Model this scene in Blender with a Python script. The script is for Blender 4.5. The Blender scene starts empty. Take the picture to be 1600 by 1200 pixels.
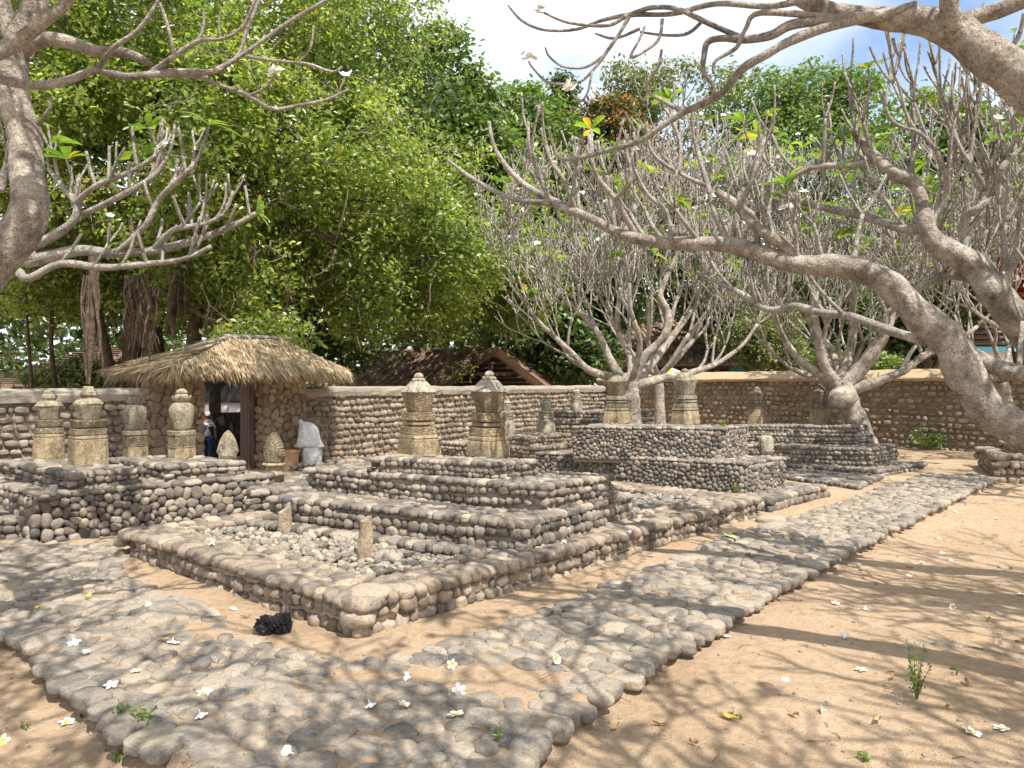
import bpy, bmesh, math, random
import numpy as np
from mathutils import Vector, Matrix, kdtree
from mathutils import noise as mnoise

random.seed(7); rng = np.random.default_rng(7)
scene = bpy.context.scene
COL = scene.collection
R = math.radians

# ------------------------------------------------------------------ camera, sky, sun, exposure
F_PX, HOR, CAM_Z = 1150.0, 600.0, 1.6          # focal length in photo pixels, horizon row, eye height
cd = bpy.data.cameras.new('camera'); cam = bpy.data.objects.new('camera', cd); COL.objects.link(cam)
cam.location = (0, 0, CAM_Z); cam.rotation_euler = (R(90), 0, 0)
cd.sensor_width = 36; cd.lens = F_PX / 1600 * 36; cd.clip_start = 0.05; cd.clip_end = 3000
scene.camera = cam

SUN_AZ = Vector((0.55, -0.83, 0)).normalized(); SUN_EL = R(60)
sun_dir = Vector((SUN_AZ.x * math.cos(SUN_EL), SUN_AZ.y * math.cos(SUN_EL), math.sin(SUN_EL)))
world = bpy.data.worlds.new('World'); scene.world = world; world.use_nodes = True
wn = world.node_tree; wn.nodes.clear()
def wnode(t, **k):
    n = wn.nodes.new(t)
    for a, b in k.items(): setattr(n, a, b)
    return n
sky = wnode('ShaderNodeTexSky', sky_type='NISHITA', sun_disc=False)
sky.sun_elevation = SUN_EL
sky.sun_rotation = math.atan2(SUN_AZ.x, SUN_AZ.y)
sky.air_density = 1.0; sky.dust_density = 1.6; sky.ozone_density = 1.5
tc = wnode('ShaderNodeTexCoord')
mp = wnode('ShaderNodeMapping'); mp.inputs['Scale'].default_value = (1.0, 1.0, 1.9); mp.inputs['Location'].default_value = (0.35, 0.1, 0.22)
cn = wnode('ShaderNodeTexNoise'); cn.inputs['Scale'].default_value = 1.7; cn.inputs['Detail'].default_value = 7; cn.inputs['Roughness'].default_value = 0.55
cr = wnode('ShaderNodeValToRGB'); cr.color_ramp.elements[0].position = 0.30; cr.color_ramp.elements[1].position = 0.55
cmix = wnode('ShaderNodeMix', data_type='RGBA')
cmix.inputs['B'].default_value = (5.6, 5.8, 6.2, 1)
bg = wnode('ShaderNodeBackground'); bg.inputs['Strength'].default_value = 0.15
wo = wnode('ShaderNodeOutputWorld')
L = wn.links.new
L(tc.outputs['Generated'], mp.inputs['Vector']); L(mp.outputs['Vector'], cn.inputs['Vector'])
L(cn.outputs['Fac'], cr.inputs['Fac']); L(cr.outputs['Color'], cmix.inputs['Factor'])
L(sky.outputs['Color'], cmix.inputs['A']); L(cmix.outputs['Result'], bg.inputs['Color']); L(bg.outputs['Background'], wo.inputs['Surface'])

sl = bpy.data.lights.new('sun', 'SUN'); sl.energy = 4.6; sl.angle = R(0.53); sl.color = (1.0, 0.945, 0.86)
so = bpy.data.objects.new('sun', sl); COL.objects.link(so)
so.rotation_euler = sun_dir.to_track_quat('Z', 'Y').to_euler(); so.location = sun_dir * 40
scene.view_settings.view_transform = 'Standard'; scene.view_settings.look = 'None'
scene.view_settings.exposure = 0.82; scene.view_settings.gamma = 1.0; scene.view_settings.use_curve_mapping = False
scene.cycles.max_bounces = 7; scene.cycles.diffuse_bounces = 3; scene.cycles.glossy_bounces = 2
scene.cycles.transmission_bounces = 4; scene.cycles.transparent_max_bounces = 6
scene.cycles.use_denoising = True

# ------------------------------------------------------------------ helpers: pixels to places
def P(px, py, z=0.07):
    """point of the plane at height z that the photo pixel looks at"""
    d = (CAM_Z - z) * F_PX / (py - HOR)
    return Vector(((px - 800) / F_PX * d, d, z))
def Pd(px, py, d):
    """point at forward distance d"""
    return Vector(((px - 800) / F_PX * d, d, CAM_Z + (HOR - py) / F_PX * d))

# ------------------------------------------------------------------ helpers: objects
def tag(o, label=None, cat=None, group=None, kind=None):
    if label: o['label'] = label
    if cat: o['category'] = cat
    if group: o['group'] = group
    if kind: o['kind'] = kind
    return o
def empty(name, loc=(0, 0, 0), **k):
    o = bpy.data.objects.new(name, None); COL.objects.link(o); o.location = loc; o.empty_display_size = 0.1
    return tag(o, **k)
def link(name, me, mat=None, parent=None, world_coords=True, **k):
    o = bpy.data.objects.new(name, me); COL.objects.link(o)
    if mat is not None and len(me.materials) == 0: me.materials.append(mat)
    if parent is not None:
        o.parent = parent
        if world_coords: o.location = -world_loc(parent)
    return tag(o, **k)
def world_loc(o):
    v = Vector(o.location); p = o.parent
    while p is not None: v = v + Vector(p.location); p = p.parent
    return v
def mesh_np(name, verts, faces, smooth=False):
    """faces: (n,k) int array, all the same size, or a list of such arrays"""
    me = bpy.data.meshes.new(name)
    fl = faces if isinstance(faces, list) else [faces]
    fl = [np.asarray(f, dtype=np.int32) for f in fl if len(f)]
    verts = np.asarray(verts, dtype=np.float32)
    me.vertices.add(len(verts)); me.vertices.foreach_set('co', verts.ravel())
    loops = np.concatenate([f.ravel() for f in fl]); tot = np.concatenate([np.full(len(f), f.shape[1], np.int32) for f in fl])
    start = np.concatenate([[0], np.cumsum(tot)[:-1]]).astype(np.int32)
    me.loops.add(len(loops)); me.loops.foreach_set('vertex_index', loops)
    me.polygons.add(len(tot)); me.polygons.foreach_set('loop_start', start); me.polygons.foreach_set('loop_total', tot)
    if smooth: me.polygons.foreach_set('use_smooth', np.ones(len(tot), bool))
    me.update(calc_edges=True); me.validate()
    return me
class MB:
    """collects quads/tris/n-gons of one part"""
    def __init__(s): s.v = []; s.f = []
    def add(s, vs, fs):
        o = len(s.v); s.v += [tuple(v) for v in vs]; s.f += [tuple(i + o for i in f) for f in fs]; return s
    def box(s, c, half, ux=(1, 0, 0), uy=(0, 1, 0), uz=(0, 0, 1), taper=1.0):
        c = Vector(c); ux, uy, uz = Vector(ux) * half[0], Vector(uy) * half[1], Vector(uz) * half[2]
        vs = []
        for k in (-1, 1):
            t = taper if k > 0 else 1
            for i, j in ((-1, -1), (1, -1), (1, 1), (-1, 1)): vs.append(c + ux * i * t + uy * j * t + uz * k)
        return s.add(vs, [(3, 2, 1, 0), (4, 5, 6, 7), (0, 1, 5, 4), (1, 2, 6, 5), (2, 3, 7, 6), (3, 0, 4, 7)])
    def prism(s, poly, z0, z1, inset_top=0.0):
        n = len(poly); cx = sum(p[0] for p in poly) / n; cy = sum(p[1] for p in poly) / n
        b = [(p[0], p[1], z0) for p in poly]
        t = [(p[0] + (cx - p[0]) * inset_top, p[1] + (cy - p[1]) * inset_top, z1) for p in poly]
        return s.add(b + t, [tuple(range(n - 1, -1, -1)), tuple(range(n, 2 * n))] + [(i, (i + 1) % n, n + (i + 1) % n, n + i) for i in range(n)])
    def tube(s, pts, radii, n=6, cap=True, rough=0.0):
        pts = [Vector(p) for p in pts]; o = []
        up = None
        for i, p in enumerate(pts):
            d = (pts[min(i + 1, len(pts) - 1)] - pts[max(i - 1, 0)])
            if d.length < 1e-9: d = Vector((0, 0, 1))
            d.normalize()
            if up is None: up = d.orthogonal().normalized()
            else:
                up = up - d * up.dot(d)
                up = up.normalized() if up.length > 1e-6 else d.orthogonal().normalized()
            w = d.cross(up)
            for k in range(n):
                a = 2 * math.pi * k / n
                v = (up * math.cos(a) + w * math.sin(a)); rk = radii[i]
                if rough: q = p + v * rk; rk *= 1 + rough * (1.2 * mnoise.noise(q * 7) + 0.8 * mnoise.noise(q * 19) + 0.5 * mnoise.noise(q * 43))
                o.append(p + v * rk)
        fs = []
        for i in range(len(pts) - 1):
            for k in range(n):
                a, b = i * n + k, i * n + (k + 1) % n
                fs.append((a, b, b + n, a + n))
        if cap: fs.append(tuple(range(n - 1, -1, -1))); fs.append(tuple((len(pts) - 1) * n + k for k in range(n)))
        return s.add(o, fs)
    def build(s, name, mat, parent=None, smooth=False, **k):
        me = bpy.data.meshes.new(name); me.from_pydata(s.v, [], s.f); me.update()
        if smooth: me.polygons.foreach_set('use_smooth', np.ones(len(me.polygons), bool))
        return link(name, me, mat, parent, **k)
def catmull(pts, sub=4):
    """pts: list of tuples of equal length; smooth polyline through them"""
    a = np.array(pts, float); n = len(a); out = []
    for i in range(n - 1):
        p0, p1, p2, p3 = a[max(i - 1, 0)], a[i], a[i + 1], a[min(i + 2, n - 1)]
        for k in range(sub):
            t = k / sub
            out.append(0.5 * ((2 * p1) + (-p0 + p2) * t + (2 * p0 - 5 * p1 + 4 * p2 - p3) * t * t + (-p0 + 3 * p1 - 3 * p2 + p3) * t ** 3))
    out.append(a[-1]); return np.array(out)
def vnoise(x, y, seed=0):
    """smooth value noise on arrays"""
    r = np.random.default_rng(seed).random((64, 64)); xi = np.floor(x).astype(int); yi = np.floor(y).astype(int)
    fx = x - xi; fy = y - yi; fx = fx * fx * (3 - 2 * fx); fy = fy * fy * (3 - 2 * fy)
    g = lambda i, j: r[i % 64, j % 64]
    return (g(xi, yi) * (1 - fx) + g(xi + 1, yi) * fx) * (1 - fy) + (g(xi, yi + 1) * (1 - fx) + g(xi + 1, yi + 1) * fx) * fy
def in_poly(x, y, poly):
    c = False; n = len(poly); j = n - 1
    for i in range(n):
        xi, yi, xj, yj = poly[i][0], poly[i][1], poly[j][0], poly[j][1]
        if (yi > y) != (yj > y) and x < (xj - xi) * (y - yi) / (yj - yi) + xi: c = not c
        j = i
    return c

# ------------------------------------------------------------------ materials
def mat_nodes(name):
    m = bpy.data.materials.new(name); m.use_nodes = True; nt = m.node_tree; b = nt.nodes['Principled BSDF']
    b.inputs['Specular IOR Level'].default_value = 0.3
    return m, nt, b
def N(nt, t, **k):
    n = nt.nodes.new(t)
    for a, v in k.items():
        if a.startswith('i_'): n.inputs[a[2:].replace('_', ' ')].default_value = v
        else: setattr(n, a, v)
    return n
def ramp(nt, fac, stops):
    n = nt.nodes.new('ShaderNodeValToRGB'); e = n.color_ramp.elements
    while len(e) < len(stops): e.new(0.5)
    for i, (p, c) in enumerate(stops): e[i].position = p; e[i].color = (*c, 1)
    nt.links.new(fac, n.inputs['Fac']); return n.outputs['Color']
def mixc(nt, fac, a, b, mode='MIX'):
    n = nt.nodes.new('ShaderNodeMix'); n.data_type = 'RGBA'; n.blend_type = mode
    for s, v in (('Factor', fac), ('A', a), ('B', b)):
        if hasattr(v, 'is_linked') or hasattr(v, 'links'): nt.links.new(v, n.inputs[s])
        else: n.inputs[s].default_value = v if s == 'Factor' else (*v, 1)
    return n.outputs['Result']
def island_rand(nt):
    g = N(nt, 'ShaderNodeNewGeometry'); o = N(nt, 'ShaderNodeObjectInfo')
    a = N(nt, 'ShaderNodeMath', operation='ADD'); f = N(nt, 'ShaderNodeMath', operation='FRACT')
    nt.links.new(g.outputs['Random Per Island'], a.inputs[0]); nt.links.new(o.outputs['Random'], a.inputs[1]); nt.links.new(a.outputs[0], f.inputs[0])
    return f.outputs[0]
def noise(nt, scale, detail=4, rough=0.55, vec=None, dist=0.0):
    n = N(nt, 'ShaderNodeTexNoise'); n.inputs['Scale'].default_value = scale; n.inputs['Detail'].default_value = detail
    n.inputs['Roughness'].default_value = rough; n.inputs['Distortion'].default_value = dist
    if vec is not None: nt.links.new(vec, n.inputs['Vector'])
    return n.outputs['Fac']
def world_pos(nt): return N(nt, 'ShaderNodeNewGeometry').outputs['Position']
def bump(nt, b, h, strength=0.3, dist=0.01):
    n = N(nt, 'ShaderNodeBump'); n.inputs['Strength'].default_value = strength; n.inputs['Distance'].default_value = dist
    nt.links.new(h, n.inputs['Height']); nt.links.new(n.outputs['Normal'], b.inputs['Normal'])
def mat_cobble(name, stops, dust=(0.5, 0.37, 0.23), dust_amt=0.5, rough=0.8):
    m, nt, b = mat_nodes(name)
    pos = world_pos(nt)
    c = ramp(nt, island_rand(nt), stops)
    fine = noise(nt, 55, 5, 0.65, pos); c = mixc(nt, 0.55, c, ramp(nt, fine, [(0.32, (0.3, 0.3, 0.3)), (0.5, (0.95, 0.95, 0.95)), (0.68, (1.35, 1.32, 1.28))]), 'MULTIPLY')
    c = mixc(nt, 0.6, c, ramp(nt, noise(nt, 140, 3, 0.7, pos), [(0.35, (0.55, 0.55, 0.55)), (0.65, (1.25, 1.25, 1.25))]), 'MULTIPLY')
    blot = noise(nt, 7, 5, 0.6, pos)
    dm = ramp(nt, blot, [(0.42, (0, 0, 0)), (0.72, (dust_amt,) * 3)])
    c = mixc(nt, dm, c, dust)
    pits = N(nt, 'ShaderNodeTexVoronoi'); pits.inputs['Scale'].default_value = 120; nt.links.new(pos, pits.inputs['Vector'])
    nt.links.new(c, b.inputs['Base Color']); b.inputs['Roughness'].default_value = rough
    hh = N(nt, 'ShaderNodeMath', operation='ADD'); nt.links.new(fine, hh.inputs[0]); nt.links.new(noise(nt, 18, 4, 0.6, pos), hh.inputs[1])
    bump(nt, b, hh.outputs[0], 0.7, 0.012)
    return m
def mat_plain(name, c1, c2, scale=8, rough=0.8, bstr=0.3, bscale=40, bdist=0.01, c3=None, coord='world', metal=0.0):
    m, nt, b = mat_nodes(name)
    pos = world_pos(nt)
    f = noise(nt, scale, 6, 0.6, pos)
    st = [(0.3, c1), (0.7, c2)] if c3 is None else [(0.25, c1), (0.5, c2), (0.75, c3)]
    c = ramp(nt, f, st)
    nt.links.new(c, b.inputs['Base Color']); b.inputs['Roughness'].default_value = rough; b.inputs['Metallic'].default_value = metal
    if bstr: bump(nt, b, noise(nt, bscale, 5, 0.6, pos), bstr, bdist)
    return m
def mat_leaf(name, stops, trans=0.35, rough=0.42):
    m, nt, b = mat_nodes(name)
    c = ramp(nt, island_rand(nt), stops)
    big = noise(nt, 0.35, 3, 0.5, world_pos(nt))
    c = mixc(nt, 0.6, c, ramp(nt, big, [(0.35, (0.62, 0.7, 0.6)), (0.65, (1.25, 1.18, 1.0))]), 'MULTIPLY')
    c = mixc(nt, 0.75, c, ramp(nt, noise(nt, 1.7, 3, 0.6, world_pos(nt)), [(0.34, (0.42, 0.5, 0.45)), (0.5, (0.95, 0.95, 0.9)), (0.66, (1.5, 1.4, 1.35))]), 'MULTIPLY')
    nt.links.new(c, b.inputs['Base Color']); b.inputs['Roughness'].default_value = rough; b.inputs['Specular IOR Level'].default_value = 0.5
    t = N(nt, 'ShaderNodeBsdfTranslucent'); mx = N(nt, 'ShaderNodeMixShader'); mx.inputs[0].default_value = trans
    nt.links.new(mixc(nt, 1.0, c, (1.5, 1.5, 0.7), 'MULTIPLY'), t.inputs['Color'])
    nt.links.new(b.outputs[0], mx.inputs[1]); nt.links.new(t.outputs[0], mx.inputs[2])
    nt.links.new(mx.outputs[0], nt.nodes['Material Output'].inputs['Surface'])
    return m
M = {}
M['path_stone'] = mat_cobble('path_stone', [(0, (0.12, 0.112, 0.103)), (0.25, (0.19, 0.172, 0.15)), (0.7, (0.26, 0.228, 0.19)), (1, (0.34, 0.29, 0.23))], dust=(0.45, 0.35, 0.24), dust_amt=0.5)
M['rim_stone'] = mat_cobble('rim_stone', [(0, (0.12, 0.103, 0.09)), (0.4, (0.2, 0.168, 0.138)), (0.75, (0.28, 0.23, 0.18)), (1, (0.38, 0.31, 0.245))], dust_amt=0.4)
M['tomb_stone'] = mat_cobble('tomb_stone', [(0, (0.075, 0.068, 0.062)), (0.4, (0.155, 0.137, 0.12)), (0.75, (0.235, 0.205, 0.175)), (1, (0.34, 0.295, 0.24))], dust_amt=0.25)
M['dark_stone'] = mat_cobble('dark_stone', [(0, (0.085, 0.078, 0.072)), (0.45, (0.16, 0.145, 0.13)), (0.8, (0.24, 0.215, 0.185)), (1, (0.34, 0.3, 0.25))], dust_amt=0.3)
M['wall_stone'] = mat_cobble('wall_stone', [(0, (0.13, 0.11, 0.09)), (0.4, (0.215, 0.18, 0.142)), (0.75, (0.285, 0.238, 0.185)), (1, (0.38, 0.32, 0.25))], dust=(0.36, 0.28, 0.19), dust_amt=0.35)
M['brown_wall_stone'] = mat_cobble('brown_wall_stone', [(0, (0.17, 0.135, 0.1)), (0.45, (0.255, 0.205, 0.15)), (0.8, (0.32, 0.26, 0.195)), (1, (0.42, 0.35, 0.265))], dust=(0.38, 0.29, 0.2), dust_amt=0.45)
M['gate_stone'] = mat_cobble('gate_stone', [(0, (0.14, 0.105, 0.08)), (0.5, (0.25, 0.185, 0.13)), (1, (0.33, 0.25, 0.18))], dust_amt=0.3)
M['pebble'] = mat_cobble('pebble', [(0, (0.13, 0.117, 0.103)), (0.3, (0.21, 0.187, 0.155)), (0.7, (0.29, 0.252, 0.205)), (1, (0.4, 0.35, 0.275))], dust=(0.36, 0.29, 0.21), dust_amt=0.4)
M['dark_pebble'] = mat_cobble('dark_pebble', [(0, (0.12, 0.11, 0.1)), (0.5, (0.22, 0.2, 0.18)), (1, (0.34, 0.3, 0.26))], dust_amt=0.2)
M['mortar'] = mat_plain('mortar', (0.2, 0.165, 0.13), (0.34, 0.28, 0.215), 9, 0.95, 0.6, 45, 0.012)
M['dusty_mortar'] = mat_plain('dusty_mortar', (0.3, 0.235, 0.17), (0.46, 0.36, 0.25), 7, 0.95, 0.6, 45, 0.012)
M['brown_mortar'] = mat_plain('brown_mortar', (0.22, 0.165, 0.115), (0.34, 0.26, 0.185), 6, 0.95, 0.6, 40, 0.012)
M['coping'] = mat_plain('coping', (0.17, 0.15, 0.125), (0.31, 0.27, 0.22), 5, 0.9, 0.7, 25, 0.02, c3=(0.24, 0.205, 0.165))
M['ochre_coping'] = mat_plain('ochre_coping', (0.28, 0.205, 0.125), (0.4, 0.3, 0.185), 4, 0.9, 0.6, 25, 0.02, c3=(0.34, 0.27, 0.185))
def mat_sand():
    m, nt, b = mat_nodes('sandy_soil'); pos = world_pos(nt)
    c = ramp(nt, noise(nt, 0.9, 6, 0.6, pos), [(0.3, (0.41, 0.295, 0.19)), (0.5, (0.49, 0.36, 0.24)), (0.7, (0.56, 0.425, 0.295))])
    c = mixc(nt, 0.5, c, ramp(nt, noise(nt, 14, 6, 0.7, pos), [(0.3, (0.5, 0.48, 0.46)), (0.7, (1.22, 1.2, 1.18))]), 'MULTIPLY')
    c = mixc(nt, 0.6, c, ramp(nt, noise(nt, 160, 3, 0.7, pos), [(0.3, (0.6, 0.58, 0.56)), (0.65, (1.15, 1.15, 1.15))]), 'MULTIPLY')
    v = N(nt, 'ShaderNodeTexVoronoi'); v.inputs['Scale'].default_value = 26; nt.links.new(pos, v.inputs['Vector'])
    spk = ramp(nt, v.outputs['Distance'], [(0.045, (0.35, 0.3, 0.27)), (0.075, (1, 1, 1))]); c = mixc(nt, 0.8, c, spk, 'MULTIPLY')
    nt.links.new(c, b.inputs['Base Color']); b.inputs['Roughness'].default_value = 0.95; b.inputs['Specular IOR Level'].default_value = 0.15
    a = N(nt, 'ShaderNodeMath', operation='ADD'); nt.links.new(noise(nt, 9, 8, 0.72, pos), a.inputs[0])
    s = N(nt, 'ShaderNodeMath', operation='MULTIPLY'); s.inputs[1].default_value = 0.25; nt.links.new(noise(nt, 120, 3, 0.6, pos), s.inputs[0]); nt.links.new(s.outputs[0], a.inputs[1])
    bump(nt, b, a.outputs[0], 1.0, 0.05); return m
M['sand'] = mat_sand()
def mat_bark(name, c1, c2, c3, scale=6):
    m, nt, b = mat_nodes(name); pos = world_pos(nt)
    c = ramp(nt, noise(nt, scale, 6, 0.62, pos), [(0.28, c1), (0.5, c2), (0.72, c3)])
    mp_ = N(nt, 'ShaderNodeMapping'); mp_.inputs['Scale'].default_value = (60, 60, 22); nt.links.new(pos, mp_.inputs['Vector'])
    fine = noise(nt, 1.0, 5, 0.7, mp_.outputs['Vector'])
    c = mixc(nt, 0.5, c, ramp(nt, fine, [(0.3, (0.5, 0.48, 0.46)), (0.7, (1.2, 1.18, 1.15))]), 'MULTIPLY')
    nt.links.new(c, b.inputs['Base Color']); b.inputs['Roughness'].default_value = 0.85
    a = N(nt, 'ShaderNodeMath', operation='ADD'); nt.links.new(fine, a.inputs[0]); nt.links.new(noise(nt, 25, 4, 0.6, pos), a.inputs[1])
    spots = N(nt, 'ShaderNodeTexVoronoi'); spots.inputs['Scale'].default_value = 34; nt.links.new(pos, spots.inputs['Vector'])
    c = mixc(nt, 0.7, c, ramp(nt, noise(nt, 70, 4, 0.75, pos), [(0.36, (0.4, 0.37, 0.34)), (0.5, (1, 1, 1)), (0.66, (1.35, 1.33, 1.3))]), 'MULTIPLY')
    c = mixc(nt, 0.8, c, ramp(nt, noise(nt, 3.2, 5, 0.7, pos, 1.0), [(0.36, (0.5, 0.47, 0.43)), (0.5, (1, 1, 1)), (0.68, (1.25, 1.22, 1.18))]), 'MULTIPLY')
    c = mixc(nt, 0.7, c, ramp(nt, spots.outputs['Distance'], [(0.1, (0.35, 0.31, 0.28)), (0.2, (1, 1, 1))]), 'MULTIPLY')
    nt.links.new(c, b.inputs['Base Color'])
    bump(nt, b, a.outputs[0], 1.0, 0.03); return m
M['plumeria_bark'] = mat_bark('plumeria_bark', (0.17, 0.145, 0.12), (0.42, 0.375, 0.318), (0.62, 0.575, 0.505), 9)
M['plumeria_twig'] = mat_bark('plumeria_twig', (0.28, 0.258, 0.23), (0.42, 0.392, 0.352), (0.56, 0.53, 0.485), 7)
M['fig_twig'] = mat_bark('fig_twig', (0.12, 0.09, 0.065), (0.22, 0.175, 0.13), (0.34, 0.28, 0.21), 5)
M['dark_bark'] = mat_bark('dark_bark', (0.05, 0.036, 0.026), (0.1, 0.072, 0.05), (0.17, 0.13, 0.09), 5)
M['aerial_root'] = mat_bark('aerial_root', (0.09, 0.062, 0.043), (0.17, 0.12, 0.085), (0.27, 0.2, 0.145), 5)
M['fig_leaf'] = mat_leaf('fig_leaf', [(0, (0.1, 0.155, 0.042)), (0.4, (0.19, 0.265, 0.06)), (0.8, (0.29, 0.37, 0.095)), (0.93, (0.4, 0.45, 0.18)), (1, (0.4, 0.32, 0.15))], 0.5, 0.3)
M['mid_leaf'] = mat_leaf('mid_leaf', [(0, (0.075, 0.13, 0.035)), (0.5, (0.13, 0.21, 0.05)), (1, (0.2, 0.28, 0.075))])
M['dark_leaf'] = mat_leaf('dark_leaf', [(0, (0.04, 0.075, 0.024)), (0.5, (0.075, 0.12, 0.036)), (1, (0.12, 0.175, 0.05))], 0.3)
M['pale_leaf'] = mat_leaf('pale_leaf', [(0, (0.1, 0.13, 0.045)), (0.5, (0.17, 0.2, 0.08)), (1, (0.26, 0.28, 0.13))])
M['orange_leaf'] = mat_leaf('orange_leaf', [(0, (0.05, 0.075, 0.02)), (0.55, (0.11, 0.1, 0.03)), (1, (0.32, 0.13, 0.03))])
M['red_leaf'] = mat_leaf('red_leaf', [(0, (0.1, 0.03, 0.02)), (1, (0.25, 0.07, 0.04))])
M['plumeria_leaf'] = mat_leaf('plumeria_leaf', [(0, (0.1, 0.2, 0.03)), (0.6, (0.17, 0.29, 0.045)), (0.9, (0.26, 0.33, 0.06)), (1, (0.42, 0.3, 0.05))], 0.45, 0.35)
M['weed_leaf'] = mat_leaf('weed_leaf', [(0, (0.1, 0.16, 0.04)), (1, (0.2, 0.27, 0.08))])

# ------------------------------------------------------------------ cobbles
def make_unit(sub, seed, flat=False):
    bm = bmesh.new(); bmesh.ops.create_icosphere(bm, subdivisions=sub, radius=1.0)
    r = random.Random(seed); off = Vector((r.uniform(0, 99), r.uniform(0, 99), r.uniform(0, 99)))
    vs = []; lo = None
    for v in bm.verts:
        d = v.co.normalized()
        e = 0.88
        p = Vector([math.copysign(abs(c) ** e, c) for c in d]); p *= 1.0 / (abs(p.x) ** 3 + abs(p.y) ** 3 + abs(p.z) ** 3) ** (1 / 3)
        p *= 1 + 0.17 * mnoise.noise(d * 1.1 + off) + 0.07 * mnoise.noise(d * 2.6 + off)
        if flat: p.z = 1 - (1 - min(p.z, 1)) ** 1.7 if p.z > 0 else p.z
        vs.append(tuple(p))
    fs = [[v.index for v in f.verts] for f in bm.faces]; bm.free()
    return np.array(vs), np.array(fs)
UNITS = {(hi, k): make_unit(3 if hi else 2, k) for hi in (0, 1) for k in range(14)}
UNITS.update({(2, k): make_unit(3, 40 + k, True) for k in range(14)}); UNITS.update({(3, k): make_unit(2, 40 + k, True) for k in range(14)})
UNIT_MESH = {}
def unit_mesh(hi, k, matname):
    key = (hi, k, matname)
    if key not in UNIT_MESH:
        v, f = UNITS[(hi, k)]; me = mesh_np('cobble', v, f, True); me.materials.append(M[matname]); UNIT_MESH[key] = me
    return UNIT_MESH[key]
class Stones:
    """list of (center, 3x3 of half axes, outward normal)"""
    def __init__(s): s.c = []; s.a = []; s.n = []
    def add(s, c, ax, n): s.c.append(tuple(c)); s.a.append(ax); s.n.append(tuple(n))
    def emit(s, parent, name, matname, maxn=300, mass_name=None, flat=False):
        if not s.c: return
        c = np.array(s.c); a = np.array(s.a); n = np.array(s.n)
        to = np.array([0, 0, CAM_Z]) - c; dist = np.linalg.norm(to, axis=1)
        size = np.sort(np.linalg.norm(a, axis=1), axis=1)[:, 1] * 2        # middle extent
        d = np.maximum(c[:, 1], 0.01); px = 800 + F_PX * c[:, 0] / d; py = 600 - F_PX * (c[:, 2] - CAM_Z) / d
        vis = (c[:, 1] > 0.5) & (px > -5) & (px < 1605) & (py > 0) & (py < 1205) & ((n * to).sum(1) > 0)
        score = np.where(vis, size / dist, 0)
        order = np.argsort(-score); top = [i for i in order[:maxn] if score[i] * F_PX > 5.5]
        base = world_loc(parent); k = rng.integers(0, 14, len(c))
        for i in top:
            o = bpy.data.objects.new(name, unit_mesh(2 if flat else 1, int(k[i]), matname)); COL.objects.link(o); o.parent = parent
            m = Matrix([[a[i][0][r], a[i][1][r], a[i][2][r], 0] for r in range(3)] + [[0, 0, 0, 1]])
            m.translation = Vector(c[i]) - base; o.matrix_basis = m
        ts = set(int(i) for i in top); rest = [i for i in range(len(c)) if i not in ts]
        if rest:
            V = []; Fs = []; o0 = 0
            for i in rest:
                v, f = UNITS[(3 if flat else 0, int(k[i]))]; V.append(v @ a[i] + c[i]); Fs.append(f + o0); o0 += len(v)
            link(mass_name or 'small_' + name + 's', mesh_np(name + '_mass', np.concatenate(V), np.concatenate(Fs), True), M[matname], parent, kind='stuff')
def axes3(u, n, v, hu, hn, hv, rot=0.0, tilt=0.0):
    """half axes: u along, n outward, v up; rotated by rot about n"""
    u, n, v = Vector(u), Vector(n), Vector(v)
    cu = u * math.cos(rot) + v * math.sin(rot); cv = -u * math.sin(rot) + v * math.cos(rot)
    if tilt: cu, n = cu * math.cos(tilt) + n * math.sin(tilt), n * math.cos(tilt) - cu * math.sin(tilt)
    return np.array([list(cu * hu), list(n * hn), list(cv * hv)])
UP = Vector((0, 0, 1)); rr = random.uniform
def side_rows(st, A, B, z0, z1, rowh, asp=(0.85, 1.5), cap=True, prot=0.0, cap_over=0.3, bury=0.25, batter=0.0):
    """courses of cobbles up the vertical face A-B; outward is to the right of A->B"""
    A = Vector((A[0], A[1], 0)); B = Vector((B[0], B[1], 0)); t = (B - A); Ln = t.length
    if Ln < 0.05: return
    t.normalize(); n = Vector((t.y, -t.x, 0)); caph = rowh * 0.9 if cap else 0
    zz = z0 - rowh * bury; top = z1 - caph; nr = max(1, round((top - zz) / (rowh * 0.93))); h = (top - zz) / nr
    for r in range(nr):
        s = rr(-0.5, 0.2) * rowh
        while s < Ln + rowh * 0.1:
            w = rowh * rr(*asp) * (rr(0.65, 1.6) if random.random() < 0.3 else 1)
            hh = h * rr(0.8, 1.1)
            zc = zz + h * (r + 0.5) + rr(-0.08, 0.08) * h + 0.02 * math.sin(s * 2.3 + r)
            c = A + t * (s + w / 2) + n * (rr(-0.2, 0.16) * rowh + prot * rowh + batter * (z1 - zc)) + UP * zc
            st.add(c, axes3(t, n, UP, w * 0.5, rowh * rr(0.42, 0.62), hh * 0.5, rr(-0.2, 0.2), rr(-0.25, 0.25)), n)
            s += w * 0.97
    if cap:
        s = rr(-0.6, -0.2) * rowh
        while s < Ln + rowh * 0.2:
            w = rowh * rr(0.9, 1.5); c = A + t * (s + w / 2) + n * (cap_over - 0.85 + rr(-0.12, 0.12)) * rowh + UP * (z1 - caph * 0.5 + rr(-0.06, 0.06) * rowh)
            st.add(c, axes3(t, n, UP, w * 0.52, rowh * rr(0.85, 1.1), caph * rr(0.48, 0.58), rr(-0.1, 0.1), rr(-0.2, 0.2)), (n + UP * 1.0).normalized())
            s += w * 0.96
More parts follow.
